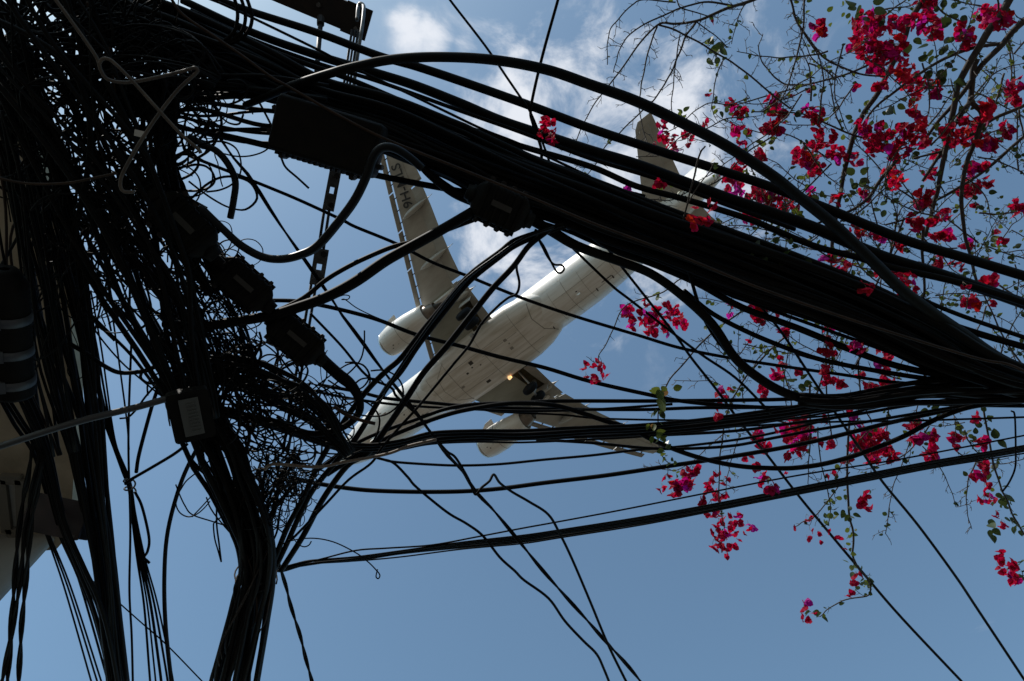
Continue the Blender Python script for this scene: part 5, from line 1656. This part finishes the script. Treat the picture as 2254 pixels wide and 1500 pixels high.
LEAVES = '''1907 10 30 8 d 16;1931 33 18 5 d 14;1821 27 3 1 g 12;1827 50 3 1 g 10;1867 20 14 4 g 9;1881 37 12 4 g 9;2077 27 12 3 d 13;2121 10 14 4 d 13;2094 57 8 2 d 17;2114 37 6 2 d 12;2001 80 18 4 d 14;1947 90 12 4 g 10;2057 100 24 6 d 14;2064 140 28 9 d 15;2094 167 18 4 d 16;2107 77 10 3 g 10;1967 227 18 4 d 15;1984 220 8 2 d 14;1934 270 12 3 d 12;1954 285 8 2 d 13;1887 263 12 3 d 10;1901 240 8 2 g 9;1741 247 14 5 d 10;1687 317 12 4 g 9;1804 273 14 5 g 9;1781 177 10 4 g 8;1801 200 6 2 d 10;1774 393 10 4 g 8;1751 397 6 2 g 8;1884 393 18 6 d 14;1894 420 12 4 d 12;1954 453 14 4 d 13;1944 403 10 3 d 11;1914 467 12 4 d 11;1811 447 14 4 d 11;1687 463 10 3 g 10;1747 480 12 4 g 11;2001 343 12 6 d 8;2051 280 12 4 g 9;2014 297 10 3 g 9;2171 157 14 5 g 10;2184 200 12 4 g 8;2227 30 10 3 d 9;2151 37 8 3 g 10;2204 303 12 4 g 9;2227 340 8 3 d 9;2247 346 6 3 d 8;2121 350 10 3 g 8;2171 423 6 2 d 9;2154 447 10 4 d 9;2181 467 12 5 g 7;2201 367 8 3 g 8;2201 437 5 2 g 7;
1480 7 3 1 g 11;1558 80 6 2 g 11;1567 100 8 3 g 13;1583 100 6 2 d 15;1578 123 6 2 d 15;1557 127 4 1 d 14;1340 122 3 1 g 9;1503 253 10 5 g 10;1580 240 8 3 g 9;1600 252 6 2 g 9;1637 240 6 2 g 9;1333 310 5 2 g 9;1287 377 4 2 g 8;1470 412 10 3 g 11;1480 393 4 1 d 13;1503 417 8 3 g 8;1407 443 6 2 g 9;1627 390 10 4 g 10;1647 387 6 2 d 10;1690 310 9 3 g 10;1690 247 6 2 g 9;1633 293 10 4 g 9;
1440 877 9 2 g 22 f;1457 865 8 3 g 15 f;1477 860 7 3 y 13 f;1453 900 8 3 g 13 f;1433 927 9 4 y 12 f;1450 937 7 2 g 11 f;1440 957 6 2 g 12 f;1460 960 6 2 g 11 f;1450 973 8 4 g 11 f;1463 990 7 3 g 10 f;1453 1003 5 2 g 9 f;1467 1008 6 3 g 8 f;1480 1017 7 4 g 7 f;1487 1043 7 3 g 8;1500 1057 5 2 g 8;1440 657 8 4 g 8;1450 657 3 1 g 9;1570 623 8 3 g 9;1580 633 5 2 g 9;1563 660 5 2 g 9;1550 715 3 1 g 8;1623 858 9 4 g 8;1607 863 7 3 g 8;1590 907 8 4 g 8;1667 767 9 5 g 7;1610 747 5 2 g 8;1660 550 8 3 d 13 f;
1704 537 7 2 d 13 f;1724 567 9 4 d 11 f;1691 563 8 3 d 12 f;1771 570 7 2 d 13 f;1741 543 5 2 d 12 f;1881 625 6 2 g 11;1887 610 8 3 d 10;1901 593 10 4 d 12;1941 553 8 3 d 11;2004 543 8 3 d 10;2084 660 12 6 d 9;2114 600 12 6 d 9;2167 550 16 8 g 9;2174 530 10 5 g 9;2191 547 8 4 g 8;2231 550 10 5 d 10;2174 683 7 3 d 8;2217 573 5 2 g 8;1787 707 9 4 g 8;1841 747 10 5 g 8;1751 747 8 4 g 7;1674 770 10 5 g 7;1701 777 10 5 g 7;1717 777 6 3 g 8;1757 843 18 8 d 12;1747 860 8 3 d 11;1871 760 6 3 g 7;1717 827 7 3 g 8;1697 670 7 3 g 7;1981 817 6 3 g 7;2047 903 8 4 d 9;2174 910 7 3 d 11;2101 937 7 3 d 9;2117 943 5 2 d 9;2147 960 5 2 d 10;2167 940 7 3 d 9;2194 970 5 2 d 14;2127 957 5 2 g 8;
1811 1103 5 2 g 9;1829 1113 7 3 g 9;1831 1128 5 2 g 9;1821 1147 8 4 g 9;1831 1147 5 2 g 9;1817 1157 5 2 g 8;1862 1087 3 1 g 9;1854 1100 3 1 g 10;1862 1123 7 3 d 9;1874 1133 5 2 d 10;1869 1175 5 2 g 10;1867 1187 5 2 g 9;1872 1203 4 2 g 8;1870 1218 3 1 g 8;1874 1240 7 3 g 9;1881 1257 5 2 d 10;1904 1277 7 3 d 10;1917 1277 3 1 d 12;1896 1290 5 2 d 9;1909 1290 5 2 g 9;1887 1303 5 2 g 8;1911 1314 3 1 d 8;1787 1343 7 3 d 10;1807 1347 5 2 d 9;1807 1357 3 1 d 10;2177 1037 8 4 d 11;2204 1073 5 2 d 9;2187 1087 7 3 g 9;2204 1093 7 3 d 16;2191 1098 5 2 d 11;2181 1160 8 4 d 15;2181 1177 3 1 d 15;2207 1123 7 3 d 10;2221 1133 9 4 d 11;2231 1153 7 3 d 10;2244 1163 7 4 d 9;2244 1245 7 3 d 13;2247 1263 5 2 d 12;1697 1050 5 2 d 9;1837 1023 5 2 g 9;1921 1083 5 2 d 8'''
lplan = []
for it in LEAVES.replace('\n', '').split(';'):
    q = it.split()
    if len(q) < 6:
        continue
    x, y, r, n, kd, s_ = float(q[0]), float(q[1]), float(q[2]), int(q[3]), q[4], float(q[5])
    h = 3.6 if len(q) > 6 else HB + rnd.uniform(-.15, .2)
    for i in range(n):
        a = rnd.uniform(0, 6.28)
        rr_ = r * math.sqrt(rnd.random())
        m = {'g': 'leaf_green', 'd': 'leaf_dark', 'y': 'leaf_dry'}[kd]
        if kd == 'g' and rnd.random() < .2:
            m = 'leaf_dark'
        if kd == 'y' and rnd.random() < .5:
            m = 'leaf_green'
        lplan.append((s_ * rnd.uniform(1.15, 1.75), x + rr_ * math.cos(a), y + rr_ * math.sin(a), h + rnd.uniform(-.06, .06), m, a))
# small leaves scattered along the branches
for pts, h in ENDS:
    S = spline(pts, 4)
    hm = float(np.mean(h))
    for q in S:
        if rnd.random() < .30 and q[0] > 1560:
            lplan.append((rnd.uniform(7, 13), q[0] + rnd.uniform(-8, 8), q[1] + rnd.uniform(-8, 8), hm, rnd.choice(('leaf_green', 'leaf_dark', 'leaf_dark')), rnd.uniform(0, 6.28)))
lplan.sort(key=lambda t: -t[0])
restl = {}
for i, (s_, x, y, h, m, a) in enumerate(lplan):
    p = P(x, y, h)
    sw = s_ / ppm(x, y, h)
    view = Vector(p - CAM).normalized()
    # blades roughly level, tilted every way
    Rm = Matrix.Rotation(a, 3, 'Z') @ Matrix.Rotation(rnd.gauss(.2, .5), 3, 'Y') @ Matrix.Rotation(rnd.gauss(0, .6), 3, 'X')
    Mx = Matrix.Translation(Vector(p)) @ Rm.to_4x4() @ Matrix.Scale(sw, 4)
    me = rnd.choice(LF[m])
    if i < 295:
        o = bpy.data.objects.new('leaf', me)
        C.objects.link(o)
        o.parent = plant
        o.matrix_local = pinv @ Mx
    else:
        V = np.empty(len(me.vertices) * 3)
        me.vertices.foreach_get('co', V)
        A = np.array(Mx)
        restl.setdefault(m, MB()).add(V.reshape(-1, 3) @ A[:3, :3].T + A[:3, 3], [tuple(p_.vertices) for p_ in me.polygons])
for k, mb in restl.items():
    o = plobj(mb, 'small_leaves', k)
    o['kind'] = 'stuff'
